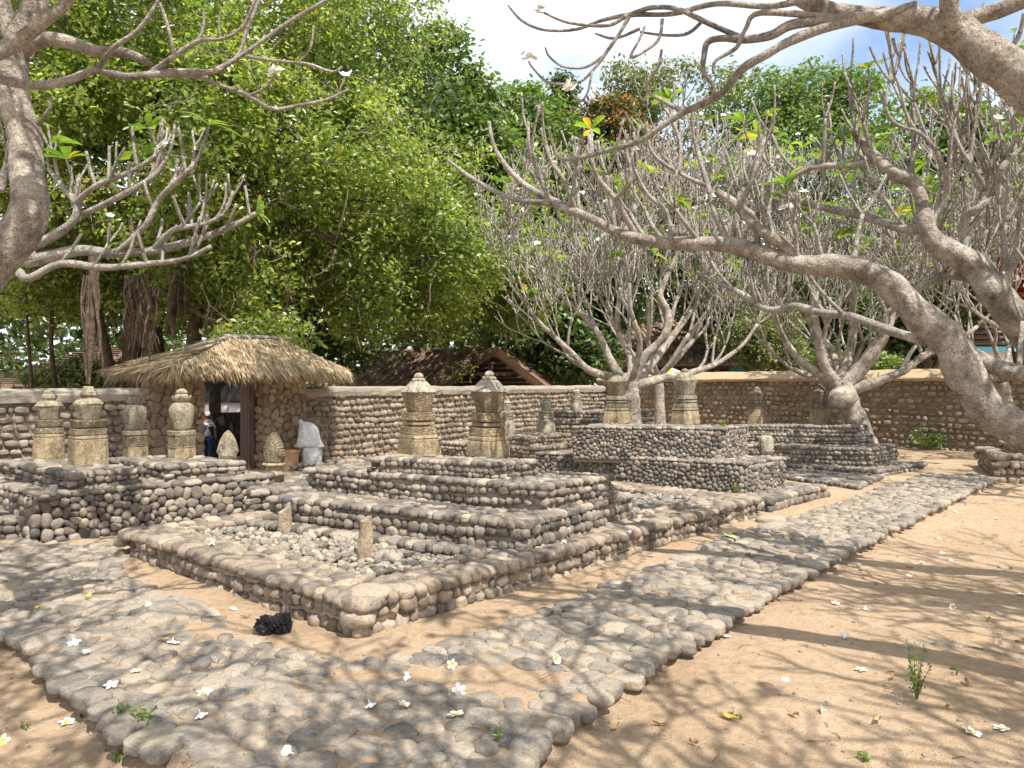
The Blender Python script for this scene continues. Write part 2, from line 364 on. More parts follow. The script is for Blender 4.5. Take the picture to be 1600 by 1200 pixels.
def voronoi_fit(pts, dom, step, iters=2):
    """pts (n,2); dom (m,2) raster samples; returns centroid, axes angle, half axes of every cell"""
    pts = np.array(pts, float)
    for it in range(iters + 1):
        kd = kdtree.KDTree(len(pts))
        for i, p in enumerate(pts): kd.insert((p[0], p[1], 0), i)
        kd.balance()
        lab = np.array([kd.find((q[0], q[1], 0))[1] for q in dom]); cnt = np.bincount(lab, minlength=len(pts)).astype(float); cnt[cnt == 0] = 1e-9
        cx = np.bincount(lab, dom[:, 0], len(pts)) / cnt; cy = np.bincount(lab, dom[:, 1], len(pts)) / cnt
        if it < iters:
            good = cnt > 0.5; pts = np.stack([cx, cy], 1)[good]
    dx = dom[:, 0] - cx[lab]; dy = dom[:, 1] - cy[lab]
    xx = np.bincount(lab, dx * dx, len(pts)) / cnt; yy = np.bincount(lab, dy * dy, len(pts)) / cnt; xy = np.bincount(lab, dx * dy, len(pts)) / cnt
    out = []
    for i in range(len(pts)):
        if cnt[i] < 3: continue
        w, v = np.linalg.eigh(np.array([[xx[i], xy[i]], [xy[i], yy[i]]]))
        out.append((cx[i], cy[i], math.atan2(v[1, 1], v[0, 1]), 2 * math.sqrt(max(w[1], 1e-6)), 2 * math.sqrt(max(w[0], 1e-6))))
    return out
def side_packed(st, A, B, z0, z1, size, cap=True, batter=0.0, cap_over=0.25):
    """irregularly packed cobbles on the vertical face A-B"""
    A = Vector((A[0], A[1], 0)); B = Vector((B[0], B[1], 0)); t = B - A; Ln = t.length
    if Ln < 0.05: return
    t.normalize(); n = Vector((t.y, -t.x, 0)); caph = size * 0.7 if cap else 0
    top = z1 - caph * 0.9; H = top - z0 + size * 0.3
    num = max(2, int(Ln * H / (size * size * 0.72)))
    dom = np.array([(x, y) for x in np.arange(0, Ln, size / 6) for y in np.arange(0, H, size / 6)])
    pts = np.stack([rng.random(num) * Ln, rng.random(num) * H], 1)
    for cx, cy, ang, a, b in voronoi_fit(pts, dom, size / 6, 2):
        zc = z0 - size * 0.3 + cy
        c = A + t * cx + n * (rr(-0.12, 0.12) * size + batter * (z1 - zc)) + UP * zc
        st.add(c, axes3(t, n, UP, a * 0.95, size * rr(0.36, 0.55), b * 0.97, ang, rr(-0.15, 0.15)), n)
    if cap:
        s = -0.4 * size
        while s < Ln + 0.2 * size:
            w = size * rr(0.9, 1.9); c = A + t * (s + w / 2) + n * (cap_over - 0.75 + rr(-0.1, 0.1)) * size + UP * (z1 - caph * 0.5 + rr(-0.1, 0.1) * size)
            st.add(c, axes3(t, n, UP, w * 0.52, size * rr(0.7, 1.0), caph * rr(0.45, 0.55), rr(-0.08, 0.08), rr(-0.15, 0.15)), (n + UP).normalized())
            s += w * 0.96
def top_packed(st, poly, z, size, thick, hole=None, fill=0.93, zf=None, margin=0.0, grow=0.0):
    """flat cobbles bedded in a horizontal polygon"""
    xs = [p[0] for p in poly]; ys = [p[1] for p in poly]; stp = size / 5
    dom = np.array([(x, y) for x in np.arange(min(xs), max(xs), stp) for y in np.arange(min(ys), max(ys), stp) if in_poly(x, y, poly) and not (hole and in_poly(x, y, hole))])
    if len(dom) < 12: return
    num = max(2, int(len(dom) * stp * stp / (size * size * 0.75)))
    pts = dom[rng.choice(len(dom), min(num, len(dom)), replace=False)] + rng.normal(0, stp * 0.2, (min(num, len(dom)), 2))
    for cx, cy, ang, a, b in voronoi_fit(pts, dom, stp, 1):
        zc = (zf(cx, cy) if zf else z); k = fill * rr(0.9, 1.04)
        ax = np.array([[math.cos(ang) * a * k, math.sin(ang) * a * k, 0], [-math.sin(ang) * b * k, math.cos(ang) * b * k, 0], [rr(-.12, .12) * thick, rr(-.12, .12) * thick, thick * rr(0.8, 1.2)]])
        st.add((cx, cy, zc + rr(-0.25, 0.2) * thick), ax, (0, 0, 1))

# ------------------------------------------------------------------ ground
EL = [(-9.0, 9.8), (-3.14, 4.51), (-1.575, 3.07), (-0.55, 2.24)]
ER = [(-0.55, 2.24), (0.0, 2.89), (0.508, 3.655), (1.687, 5.106), (3.26, 6.94), (7.91, 11.97), (12.0, 16.2)]
def sd_edge(x, y):
    """signed distance inside (positive) the raised precinct"""
    def seg(pl):
        best = np.full(np.shape(x), 1e9)
        for (ax, ay), (bx, by) in zip(pl[:-1], pl[1:]):
            dx, dy = bx - ax, by - ay; t = np.clip(((x - ax) * dx + (y - ay) * dy) / (dx * dx + dy * dy), 0, 1)
            d = np.hypot(x - ax - t * dx, y - ay - t * dy); best = np.minimum(best, d)
        return best
    poly = EL + ER[1:] + [(14, 40), (-30, 40), (-30, 15)]
    inside = np.zeros(np.shape(x), bool); n = len(poly); j = n - 1
    for i in range(n):
        xi, yi = poly[i]; xj, yj = poly[j]
        if yi != yj: inside ^= ((yi > y) != (yj > y)) & (x < (xj - xi) * (y - yi) / (yj - yi) + xi)
        j = i
    d = np.minimum(seg(EL), seg(ER)); return np.where(inside, d, -d)
def gh(x, y):
    x = np.asarray(x, float); y = np.asarray(y, float)
    s = sd_edge(x, y) + (vnoise(x * 3.1, y * 3.1, 5) - 0.5) * 0.06 - 0.05
    t = np.clip(s / 0.05, 0, 1); t = t * t * (3 - 2 * t)
    near = np.exp(-np.hypot(x, y - 6) / 30)
    und = ((vnoise(x * 0.9, y * 0.9, 1) - 0.5) * 0.05 + (vnoise(x * 2.7, y * 2.7, 2) - 0.5) * 0.022 + (vnoise(x * 8, y * 8, 3) - 0.5) * 0.008 + (vnoise(x * 17, y * 17, 4) - 0.5) * 0.004) * near
    return t * 0.07 - (1 - t) * 0.022 + und * (1 - 0.55 * t)
def ghs(x, y): return float(gh(np.array([x]), np.array([y]))[0])
def axis(lo, hi, f0, f1, step):
    a = list(np.arange(f0, f1, step)); s = step; p = a[-1]
    while p < hi: s *= 1.25; p += s; a.append(p)
    s = step; p = f0; b = []
    while p > lo: s *= 1.25; p -= s; b.append(p)
    return np.array(b[::-1] + a)
gx = axis(-900, 900, -5.5, 8.0, 0.045); gy = axis(-60, 1500, 1.6, 12.5, 0.045)
X, Y = np.meshgrid(gx, gy); Z = gh(X, Y); nx, ny = len(gx), len(gy)
I = np.arange(nx * ny).reshape(ny, nx)
gf = np.stack([I[:-1, :-1], I[:-1, 1:], I[1:, 1:], I[1:, :-1]], -1).reshape(-1, 4)
ground = link('ground', mesh_np('ground', np.stack([X, Y, Z], -1).reshape(-1, 3), gf, True), M['sand'], kind='structure')
tag(ground, 'sandy tan earth yard around the graves', 'ground')

# ------------------------------------------------------------------ cobbled path
PW = lambda px, py: tuple(P(px, py, 0.09)[:2])
inner = [PW(*q) for q in ((1470, 732), (1380, 757), (1300, 786), (1180, 822), (1110, 845), (1050, 870), (960, 903), (900, 929), (790, 968), (725, 990), (640, 1014), (560, 1026), (460, 1010), (385, 985), (362, 962), (318, 938), (250, 917), (202, 898), (190, 880), (215, 862), (150, 850), (67, 848))]
path_poly = EL[:] + ER[1:6] + inner + [(-6.2, 8.4), (-8.5, 10.2)]
path = empty('path', (0, 5, 0.07), kind='structure', label='cobbled path of rounded stones bedded in sandy soil', cat='path')
st = Stones()
def shrink(pl, m):
    return pl
class SD: pass
# kerb row of bigger stones along the outer edges
def kerb(pl, size):
    for (a, b) in zip(pl[:-1], pl[1:]):
        a, b = Vector((*a, 0)), Vector((*b, 0)); t = (b - a); Ln = t.length; t.normalize(); n = Vector((t.y, -t.x, 0)); s = 0
        while s < Ln:
            w = size * rr(0.6, 1.5)
            if random.random() > 0.06:
                dpt = size * rr(0.5, 0.9); c = a + t * (s + w / 2) - n * (dpt * 0.8 + rr(-0.02, 0.04))
                c.z = 0.052 + rr(-0.012, 0.008)
                st.add(c, axes3(t, n, UP, w * 0.54, dpt, 0.037 * rr(0.85, 1.2), rr(-.06, .06), rr(-.35, .35)), (0, 0, 1))
            s += w * 0.98
kerb(EL, 0.135); kerb(ER[:6], 0.12)
# the field: leave out the strip the kerb covers
xs = [p[0] for p in path_poly]; ys = [p[1] for p in path_poly]; stp = 0.028
gxx, gyy = np.meshgrid(np.arange(-7, 8, stp), np.arange(2.2, 12.5, stp)); gxx = gxx.ravel(); gyy = gyy.ravel()
keep = sd_edge(gxx, gyy) > 0.13
dom = np.array([(x, y) for x, y in zip(gxx[keep], gyy[keep]) if in_poly(x, y, path_poly)])
dens = lambda x, y: 0.19
num = int(len(dom) * stp * stp / 0.0165)
pts = dom[rng.choice(len(dom), num, replace=False)] + rng.normal(0, 0.01, (num, 2))
for cx, cy, ang, a, b in voronoi_fit(pts, dom, stp, 1):
    soil = vnoise(np.array([cx * 1.3]), np.array([cy * 1.3]), 21)[0]
    if soil > 0.93: continue                                   # drifted over with sand
    k = rr(0.85, 1.02); th = rr(0.03, 0.044)
    ax = np.array([[math.cos(ang) * a * k, math.sin(ang) * a * k, rr(-.006, .006)], [-math.sin(ang) * b * k, math.cos(ang) * b * k, rr(-.006, .006)], [rr(-.004, .004), rr(-.004, .004), th]])
    zc = ghs(cx, cy) - 0.017 + rr(-0.012, 0.006) - 0.05 * max(0, soil - 0.75)
    st.add((cx, cy, zc), ax, (0, 0, 1))
st.emit(path, 'cobble', 'path_stone', 300, 'small_cobbles', flat=True)

# ------------------------------------------------------------------ stepped tombs and grave platforms
def V2(p): return Vector((p[0], p[1]))
def quad_from(corner, a, b):
    """corner nearest the camera, a = far end of the face running to one side, b = far end of the other; returns CCW"""
    c, a, b = V2(corner), V2(a), V2(b); q = [c, b, a + b - c, a]
    area = sum(q[i].x * q[(i + 1) % 4].y - q[(i + 1) % 4].x * q[i].y for i in range(4))
    return q if area > 0 else q[::-1]
def inset(q, m):
    c = sum(q, Vector((0, 0))) / len(q); out = []
    n = len(q)
    for i in range(n):
        p, a, b = q[i], q[i - 1], q[(i + 1) % n]
        d1 = (p - a).normalized(); d2 = (b - p).normalized(); n1 = Vector((-d1.y, d1.x)); n2 = Vector((-d2.y, d2.x))
        bis = (n1 + n2); out.append(p + bis * (m / max(0.3, bis.dot(n1))))
    return out
def tier(root, st, q, z0, z1, size, style='rows', topw=None, hole=None, mort='mortar', top=True, cap=True, part='core', batter=0.0, topsize=1.5, **k):
    mb = MB(); ins = inset(q, size * 0.12)
    if hole is None: mb.prism([tuple(p) for p in ins], z0 - 0.06, z1 - size * 0.34)
    else:
        n = len(ins); h = inset(hole, -0.0)
        for i in range(n):
            j = (i + 1) % n
            a, b, c, d = ins[i], ins[j], h[j], h[i]
            vs = [(p[0], p[1], zz) for zz in (z0 - 0.06, z1 - size * 0.34) for p in (a, b, c, d)]
            mb.add(vs, [(4, 5, 6, 7), (0, 1, 5, 4), (2, 3, 7, 6)])
    mb.build(part, M[mort], root)
    for i in range(len(q)):
        A, B = q[i], q[(i + 1) % len(q)]
        if style == 'rows': side_rows(st, A, B, z0, z1, size, cap=cap, batter=batter, **k)
        else: side_packed(st, A, B, z0, z1, size, cap=cap, batter=batter)
        if hole is not None: side_rows(st, hole[(i + 1) % len(q)], hole[i], z1 - size * 0.75, z1, size * 0.8, cap=False, bury=0.0)
    if top:
        ti = inset(q, size * 0.9); hl = [tuple(p) for p in (inset(hole, -size * 0.2) if hole is not None else topw)] if (hole is not None or topw) else None
        top_packed(st, [tuple(p) for p in ti], z1 - size * 0.42, size * topsize, size * 0.38, hole=hl)

# --- front grave platform with its gravel bed
pc, pl_, pr_ = V2(P(557, 996, 0.07)), V2(P(200, 866, 0.07)), V2(P(1186, 806, 0.07))
q_plat = quad_from(pc, pl_, pr_)
platform = empty('grave_platform', (pc.x, pc.y, 0.07), label='low cobbled platform with a raised rim round a bed of pale gravel', cat='grave')
st = Stones(); ZP = 0.305
hole = inset(q_plat, 0.36)
tier(platform, st, q_plat, 0.07, ZP, 0.105, 'rows', hole=hole, mort='dusty_mortar', bury=0.35, cap_over=0.34, prot=-0.22, asp=(0.7, 1.15))
# big corner stone
st.add((pc.x + 0.02, pc.y + 0.17, ZP - 0.035), axes3((1, 0, 0), (0, -1, 0), UP, 0.15, 0.14, 0.06), (0, -0.7, 0.7))
st.add((pc.x + 0.0, pc.y + 0.05, ZP - 0.13), axes3((1, 0.1, 0), (0, -1, 0), UP, 0.11, 0.09, 0.06), (0, -1, 0.1))
st.emit(platform, 'cobble', 'rim_stone', 300, 'small_cobbles')
bed = MB(); hb = inset(hole, -0.03); bed.prism([tuple(p) for p in hb], 0.02, 0.215); bed.build('gravel_bed', M['dusty_mortar'], platform)
gs = Stones()
hx = [p.x for p in hole]; hy = [p.y for p in hole]; hp = [tuple(p) for p in hole]
cnt = 0
while cnt < 6000:
    x, y = rr(min(hx), max(hx)), rr(min(hy), max(hy))
    if not in_poly(x, y, hp): continue
    cnt += 1
    s = rr(0.014, 0.032) * (1.5 if random.random() < 0.1 else 1); a = rr(0, 3.14)
    z = 0.226 + rr(0, 0.03) + 0.02 * math.sin(x * 3) * math.sin(y * 2.3)
    e = Matrix.Rotation(a, 3, 'Z') @ Matrix.Rotation(rr(-.6, .6), 3, 'X') @ Matrix.Rotation(rr(-.6, .6), 3, 'Y')
    gs.add((x, y, z), np.array([list(e.col[0] * s * rr(1, 1.5)), list(e.col[1] * s), list(e.col[2] * s * rr(0.5, 0.85))]), (0, 0, 1))
gs.emit(platform, 'pebble', 'pebble', 300, 'gravel')

# --- main stepped tomb
z1a, z2a, z3a = 0.535, 0.755, 0.893
t1 = quad_from(P(802, 858, ZP), P(448, 776, z1a), P(930, 812, ZP))
c2, a2, b2 = V2(P(848, 757, z2a)), V2(P(486, 730, z2a)), Vector((0.94, 6.9))
t2 = quad_from(c2, a2, b2)
c1 = V2(P(815, 860, ZP)); dr = (b2 - c2); dl = (a2 - c2)
t1 = quad_from(c1, c1 + dl * 1.03, Vector((1.15, 7.22)))
t3 = quad_from(P(773, 722, z3a), P(584, 714, z3a), P(836, 717, z3a))
t0 = quad_from(c1 - dl.normalized() * 0.02 - dr.normalized() * 0.2, c1 + dl * 1.04 - dr.normalized() * 0.2, Vector((1.2, 7.25)))
tomb = empty('stepped_tomb', (c1.x, c1.y, ZP), label='stepped cobblestone tomb rising from the gravelled platform, carrying two carved hexagonal gravestones', cat='tomb')
st = Stones()
tier(tomb, st, t0, ZP - 0.09, ZP + 0.012, 0.085, 'rows', topw=t1, part='plinth')
tier(tomb, st, t1, ZP, z1a, 0.078, 'rows', topw=t2, part='lower_tier')
tier(tomb, st, t2, z1a - 0.03, z2a, 0.072, 'rows', topw=t3, part='middle_tier')
tier(tomb, st, t3, z2a - 0.02, z3a, 0.06, 'rows', part='upper_tier')
st.emit(tomb, 'cobble', 'tomb_stone', 300, 'small_cobbles')

# --- second tomb (two tall tiers on a plinth)
zb0, zb1, zb2 = 0.23, 0.617, 1.024
q0 = quad_from(P(1200, 799, 0.07), P(940, 762, 0.2), P(1290, 757, zb0))
q1 = quad_from(P(1162, 722, zb1), P(844, 706, zb1), P(1226, 713, zb1))
q2 = quad_from(P(1128, 668, zb2), P(896, 665.2, zb2), P(1166, 663.4, zb2))
tomb2 = empty('stepped_tomb', (q1[0].x, q1[0].y, 0.07), label='tall two tier tomb of small dark packed pebbles with two weathered gravestones, beside the path', cat='tomb')
st = Stones()
tier(tomb2, st, q0, 0.07, zb0, 0.085, 'rows', topw=q1, part='plinth')
tier(tomb2, st, q1, zb0 - 0.03, zb1, 0.072, 'packed', topw=q2, part='lower_tier')
tier(tomb2, st, q2, zb1 - 0.03, zb2, 0.066, 'packed', part='upper_tier')
st.emit(tomb2, 'pebble', 'dark_stone', 300, 'small_pebbles')
# dark pebbles lying between platform and second tomb
gp = Stones(); g0 = [tuple(P(*q, 0.24)[:2]) for q in ((985, 778), (1090, 772), (1130, 790), (1010, 806))]
gx_ = [p[0] for p in g0]; gy_ = [p[1] for p in g0]
for i in range(500):
    x, y = rr(min(gx_), max(gx_)), rr(min(gy_), max(gy_))
    if not in_poly(x, y, g0): continue
    s = rr(0.015, 0.035); e = Matrix.Rotation(rr(0, 3), 3, 'Z')
    gp.add((x, y, 0.245 + rr(0, 0.03)), np.array([list(e.col[0] * s * 1.3), list(e.col[1] * s), list(e.col[2] * s * 0.7)]), (0, 0, 1))
gp.emit(platform, 'dark_pebble', 'dark_pebble', 60, 'dark_gravel')

# --- third tomb, near the ochre wall
zc0, zc1, zc2, zc3 = 0.19, 0.496, 0.68, 0.826
tomb3 = empty('stepped_tomb', (6.0, 12.6, 0.07), label='three step tomb of small dark stones below the leaning frangipani by the ochre wall', cat='tomb')
st = Stones()
s0 = quad_from(P(1338, 764, 0.07), P(1215, 742, 0.13), P(1378, 744, 0.11)); tier(tomb3, st, s0, 0.05, 0.135, 0.08, 'rows', part='front_slab')
q0 = quad_from(P(1368, 744, 0.09), P(1190, 722, zc0), P(1443, 722, zc0))
q1 = quad_from(P(1359, 701, zc1), P(1165, 694, zc1), P(1400, 693, zc1))
q2 = quad_from(P(1336, 679, zc2), P(1160, 676, zc2), P(1362, 677, zc2))
q3 = quad_from(P(1336, 665.5, zc3), P(1150, 663.5, zc3), P(1352, 663.5, zc3))
tier(tomb3, st, q0, 0.06, zc0, 0.085, 'rows', topw=q1, part='plinth')
tier(tomb3, st, q1, zc0 - 0.03, zc1, 0.07, 'rows', topw=q2, part='lower_tier')
tier(tomb3, st, q2, zc1 - 0.03, zc2, 0.065, 'rows', topw=q3, part='middle_tier')
tier(tomb3, st, q3, zc2 - 0.03, zc3, 0.065, 'rows', part='upper_tier')
st.emit(tomb3, 'cobble', 'dark_stone', 300, 'small_cobbles')

# --- left tomb with four gravestones
zf1, zf2 = 0.555, 0.715
cF, rF, lF = V2(P(66, 846, 0.08)), Vector((-2.82, 8.62)), V2(P(66, 846, 0.08)) + Vector((-2.2, 1.75))
qF = quad_from(cF, rF, lF)
tomb4 = empty('broad_tomb', (cF.x, cF.y, 0.07), label='broad sloping cobblestone tomb with two raised pads, near the thatched gate', cat='tomb')
st = Stones()
uF = (rF - cF).normalized(); vF = (lF - cF).normalized()
pa = cF + vF * 0.12 + uF * 0.32
A2 = [p + Vector((-0.67, 0.742)) * 0.2 for p in quad_from(P(118, 741, zf2), P(222, 733, zf2), P(4, 720, zf2))]
B2 = quad_from(P(262, 726, zf2), P(372, 719, zf2), P(262, 726, zf2) .xy + (lF - cF).normalized() * 1.3)
tier(tomb4, st, qF, 0.06, zf1, 0.1, 'packed', part='lower_tier', batter=0.12, topsize=1.3)
tier(tomb4, st, A2, zf1 - 0.03, zf2, 0.085, 'rows', part='upper_tier')
tier(tomb4, st, B2, zf1 - 0.03, zf2, 0.085, 'rows', part='upper_tier')
st.emit(tomb4, 'cobble', 'tomb_stone', 300, 'small_cobbles')
# low steps at its foot
stp_q = quad_from(Vector((-5.5, 7.0)), Vector((-4.75, 7.3)), Vector((-7.2, 8.6)))
steps = empty('stone_step', (-5.5, 7.3, 0.07), label='low cobbled step at the foot of the broad tomb', cat='step')
st = Stones(); tier(steps, st, stp_q, 0.05, 0.3, 0.1, 'rows', part='core'); st.emit(steps, 'cobble', 'tomb_stone', 120)
# low ledge joining broad tomb and stepped tomb
led = quad_from(Vector((-2.85, 8.05)), Vector((-3.3, 9.3)), Vector((-1.9, 8.6)))
ledge = empty('stone_ledge', (-2.6, 8.4, 0.07), label='low cobbled ledge between the broad tomb and the stepped tomb', cat='ledge')
st = Stones(); tier(ledge, st, led, 0.05, 0.44, 0.095, 'rows', part='core'); st.emit(ledge, 'cobble', 'tomb_stone', 120)

# --- small tombs towards the back wall
def small_tomb(name, lab, tiers, mat, size, maxn=150):
    c = tiers[0][0]; root = empty(name, (c[0].x, c[0].y, 0.07), label=lab, cat='tomb'); s = Stones()
    for i, (q, a, b) in enumerate(tiers): tier(root, s, q, a, b, size, 'rows', topw=tiers[i + 1][0] if i + 1 < len(tiers) else None, part='tier')
    s.emit(root, 'cobble', mat, maxn); return root
def Q(c, a, b, z): return quad_from(P(*c, z), P(*a, z), P(*b, z))
D1 = Q((830, 699), (690, 689), (905, 693), 0.46); D2 = Q((820, 683), (735, 678), (893, 677), 0.62)
small_tomb('low_tomb', 'low two tier pebble tomb behind the main stepped tomb, lit by the sun', [(D1, 0.05, 0.46), (D2, 0.43, 0.62)], 'wall_stone', 0.08)
E1 = Q((960, 655), (860, 653.5), (1040, 651.5), 0.78); E2 = Q((940, 643), (868, 642), (1012, 640.5), 0.95)
small_tomb('low_tomb', 'dark pebble tomb in the corner where the two boundary walls meet', [(E1, 0.05, 0.78), (E2, 0.7, 0.95)], 'dark_stone', 0.09)
G1 = quad_from(P(1530, 747, 0.02), P(1519, 701, 0.5), P(1720, 752, 0.02))
small_tomb('low_tomb', 'low brown cobble tomb beside the path under the leaning trunk', [(quad_from(Vector((8.0, 12.2)), Vector((8.7, 13.6)), Vector((10.6, 11.4))), -0.03, 0.45), (quad_from(Vector((8.5, 12.5)), Vector((9.0, 13.4)), Vector((10.6, 11.9))), 0.42, 0.58)], 'brown_wall_stone', 0.13)

# ------------------------------------------------------------------ boundary walls
WL0 = Vector((-3.76, 14.4)); WU = Vector((0.56, 0.83)).normalized(); WN = Vector((WU.y, -WU.x))      # outward, to the yard
def WLp(t, off=0.0): return WL0 + WU * t + WN * off
CORNER = WLp(12.3)
def wall(root, A, B, z1, size, mat, mort, style, cap_mat, cap='round', th=0.35, zfun=None, maxn=300, st=None):
    t = (B - A).normalized(); n = Vector((t.y, -t.x)); Ln = (B - A).length
    mb = MB(); q = [A, B, B - n * th, A - n * th]; ins = inset([Vector(p) for p in q][::1], 0.0)
    mb.prism([tuple(A - n * 0.02), tuple(B - n * 0.02), tuple(B - n * th), tuple(A - n * th)], -0.2, z1 - 0.01); mb.build('core', M[mort], root)
    own = st is None
    st = st or Stones()
    if style == 'packed': side_packed(st, A, B, 0.05, z1 - 0.03, size, cap=False)
    else:
        side_rows(st, A, B, 0.05, z1 - 0.02, size, asp=(0.8, 1.6), cap=False)
        fk = 0.94 if cap == 'gable' else 1.0; st.a = [a * np.array([[0.9 * fk], [0.8], [0.86 * fk]]) for a in st.a]; st.c = [(c[0] - n.x * size * 0.1, c[1] - n.y * size * 0.1, c[2]) for c in st.c]
    m = MB(); steps_ = max(2, int(Ln / 0.35))
    prof = [(0.05, -0.1), (0.07, 0.0), (0.05, 0.06), (-0.08, 0.1), (-th + 0.08, 0.1), (-th - 0.05, 0.05), (-th - 0.06, -0.08)] if cap == 'round' else [(0.10, -0.05), (0.12, 0.015), (0.10, 0.045), (-th * 0.5, 0.235), (-th - 0.08, 0.03), (-th - 0.08, -0.05)]
    vs = []; fs = []; kk = len(prof)
    for i in range(steps_ + 1):
        p = A + (B - A) * i / steps_
        for o, h in prof:
            w = p + n * (o + rr(-0.012, 0.012)); vs.append((w.x, w.y, z1 + h + rr(-0.012, 0.012)))
    for i in range(steps_):
        for k in range(kk): fs.append((i * kk + k, i * kk + (k + 1) % kk, (i + 1) * kk + (k + 1) % kk, (i + 1) * kk + k))
    fs.append(tuple(range(kk - 1, -1, -1))); fs.append(tuple(steps_ * kk + k for k in range(kk)))
    m.add(vs, fs); m.build('coping', M[cap_mat], root, smooth=False)
    if own: st.emit(root, 'stone', mat, maxn)
    return st
w1 = empty('stone_wall', (*WLp(-6), 0), label='shaded river stone wall behind the urn gravestones, left of the thatched gate'.replace(', left of', ' running up to'), cat='wall')
wall(w1, WLp(-12), WLp(-3.45), 1.44, 0.13, 'wall_stone', 'mortar', 'rows', 'coping', maxn=220)
w2 = empty('stone_wall', (*WLp(3), 0), label='sunlit river stone wall with rounded coping, between the thatched gate and the wall corner', cat='wall')
wall(w2, WLp(-0.5), CORNER, 1.45, 0.14, 'wall_stone', 'mortar', 'rows', 'coping', maxn=300)
RB = Vector((9.5, 17.6)); rdir = (RB - CORNER).normalized()
w3 = empty('stone_wall', (*RB, 0), label='brown stone wall with ochre sloped coping behind the frangipani trees', cat='wall')
wall(w3, CORNER - rdir * 0.3, CORNER + rdir * 16, 1.72, 0.15, 'brown_wall_stone', 'brown_mortar', 'rows', 'ochre_coping', cap='gable', maxn=300)

# ------------------------------------------------------------------ gravestones
def mat_carved(name, c1, c2, c3, lich, carve=False, scale=22):
    m, nt, b = mat_nodes(name); pos = N(nt, 'ShaderNodeTexCoord').outputs['Object']
    wp = world_pos(nt)
    c = ramp(nt, noise(nt, 6, 7, 0.65, wp), [(0.3, c1), (0.5, c2), (0.7, c3)])
    c = mixc(nt, ramp(nt, noise(nt, 13, 6, 0.7, wp), [(0.52, (0, 0, 0)), (0.66, (0.8, 0.8, 0.8))]), c, lich)
    fine = noise(nt, 90, 4, 0.7, wp)
    c = mixc(nt, 0.5, c, ramp(nt, fine, [(0.3, (0.5, 0.5, 0.48)), (0.7, (1.2, 1.2, 1.18))]), 'MULTIPLY')
    sm_ = N(nt, 'ShaderNodeMapping'); sm_.inputs['Scale'].default_value = (9, 9, 2.6); nt.links.new(wp, sm_.inputs['Vector'])
    c = mixc(nt, 0.62, c, ramp(nt, noise(nt, 1.0, 6, 0.65, sm_.outputs['Vector'], 0.6), [(0.36, (0.38, 0.36, 0.34)), (0.5, (0.9, 0.89, 0.87)), (0.66, (1.25, 1.24, 1.2))]), 'MULTIPLY')
    c = mixc(nt, 0.7, c, ramp(nt, noise(nt, 38, 5, 0.75, wp), [(0.38, (0.4, 0.39, 0.37)), (0.52, (1, 1, 1)), (0.68, (1.25, 1.24, 1.22))]), 'MULTIPLY')
    h = N(nt, 'ShaderNodeMath', operation='ADD'); nt.links.new(fine, h.inputs[0]); nt.links.new(noise(nt, 28, 5, 0.6, wp), h.inputs[1])
    out = h.outputs[0]; dist = 0.012
    if carve:
        v = N(nt, 'ShaderNodeTexVoronoi'); v.feature = 'F1'; v.inputs['Scale'].default_value = scale; nt.links.new(wp, v.inputs['Vector'])
        s = N(nt, 'ShaderNodeMath', operation='SINE'); s5 = N(nt, 'ShaderNodeMath', operation='MULTIPLY'); s5.inputs[1].default_value = 22
        nt.links.new(v.outputs['Distance'], s5.inputs[0]); nt.links.new(s5.outputs[0], s.inputs[0])
        cut = ramp(nt, s.outputs[0], [(0.0, (0.62, 0.56, 0.48)), (0.35, (1, 1, 1))]); c = mixc(nt, 0.75, c, cut, 'MULTIPLY')
        sm = N(nt, 'ShaderNodeMath', operation='MULTIPLY'); sm.inputs[1].default_value = 0.9; nt.links.new(s.outputs[0], sm.inputs[0])
        h2 = N(nt, 'ShaderNodeMath', operation='ADD'); nt.links.new(sm.outputs[0], h2.inputs[0]); nt.links.new(out, h2.inputs[1]); out = h2.outputs[0]; dist = 0.016
    nt.links.new(c, b.inputs['Base Color']); b.inputs['Roughness'].default_value = 0.9; bump(nt, b, out, 0.8, dist); return m
M['sandstone'] = mat_carved('sandstone', (0.26, 0.19, 0.11), (0.41, 0.32, 0.2), (0.5, 0.415, 0.275), (0.25, 0.215, 0.16))
M['sandstone_carved'] = mat_carved('sandstone_carved', (0.36, 0.27, 0.16), (0.54, 0.43, 0.275), (0.64, 0.54, 0.37), (0.38, 0.31, 0.22), True)
M['pale_stone'] = mat_carved('pale_stone', (0.3, 0.27, 0.21), (0.42, 0.38, 0.3), (0.52, 0.48, 0.39), (0.2, 0.19, 0.16))
M['mossy_stone'] = mat_carved('mossy_stone', (0.22, 0.185, 0.13), (0.35, 0.3, 0.22), (0.47, 0.41, 0.305), (0.17, 0.16, 0.125))
M['mossy_carved'] = mat_carved('mossy_carved', (0.29, 0.235, 0.155), (0.43, 0.36, 0.25), (0.54, 0.465, 0.335), (0.24, 0.215, 0.16), True, 26)
M['grey_stone'] = mat_carved('grey_stone', (0.2, 0.175, 0.13), (0.31, 0.27, 0.2), (0.42, 0.37, 0.28), (0.13, 0.12, 0.1))
M['tan_stone'] = mat_carved('tan_stone', (0.33, 0.25, 0.175), (0.4, 0.31, 0.22), (0.47, 0.37, 0.27), (0.36, 0.29, 0.21))

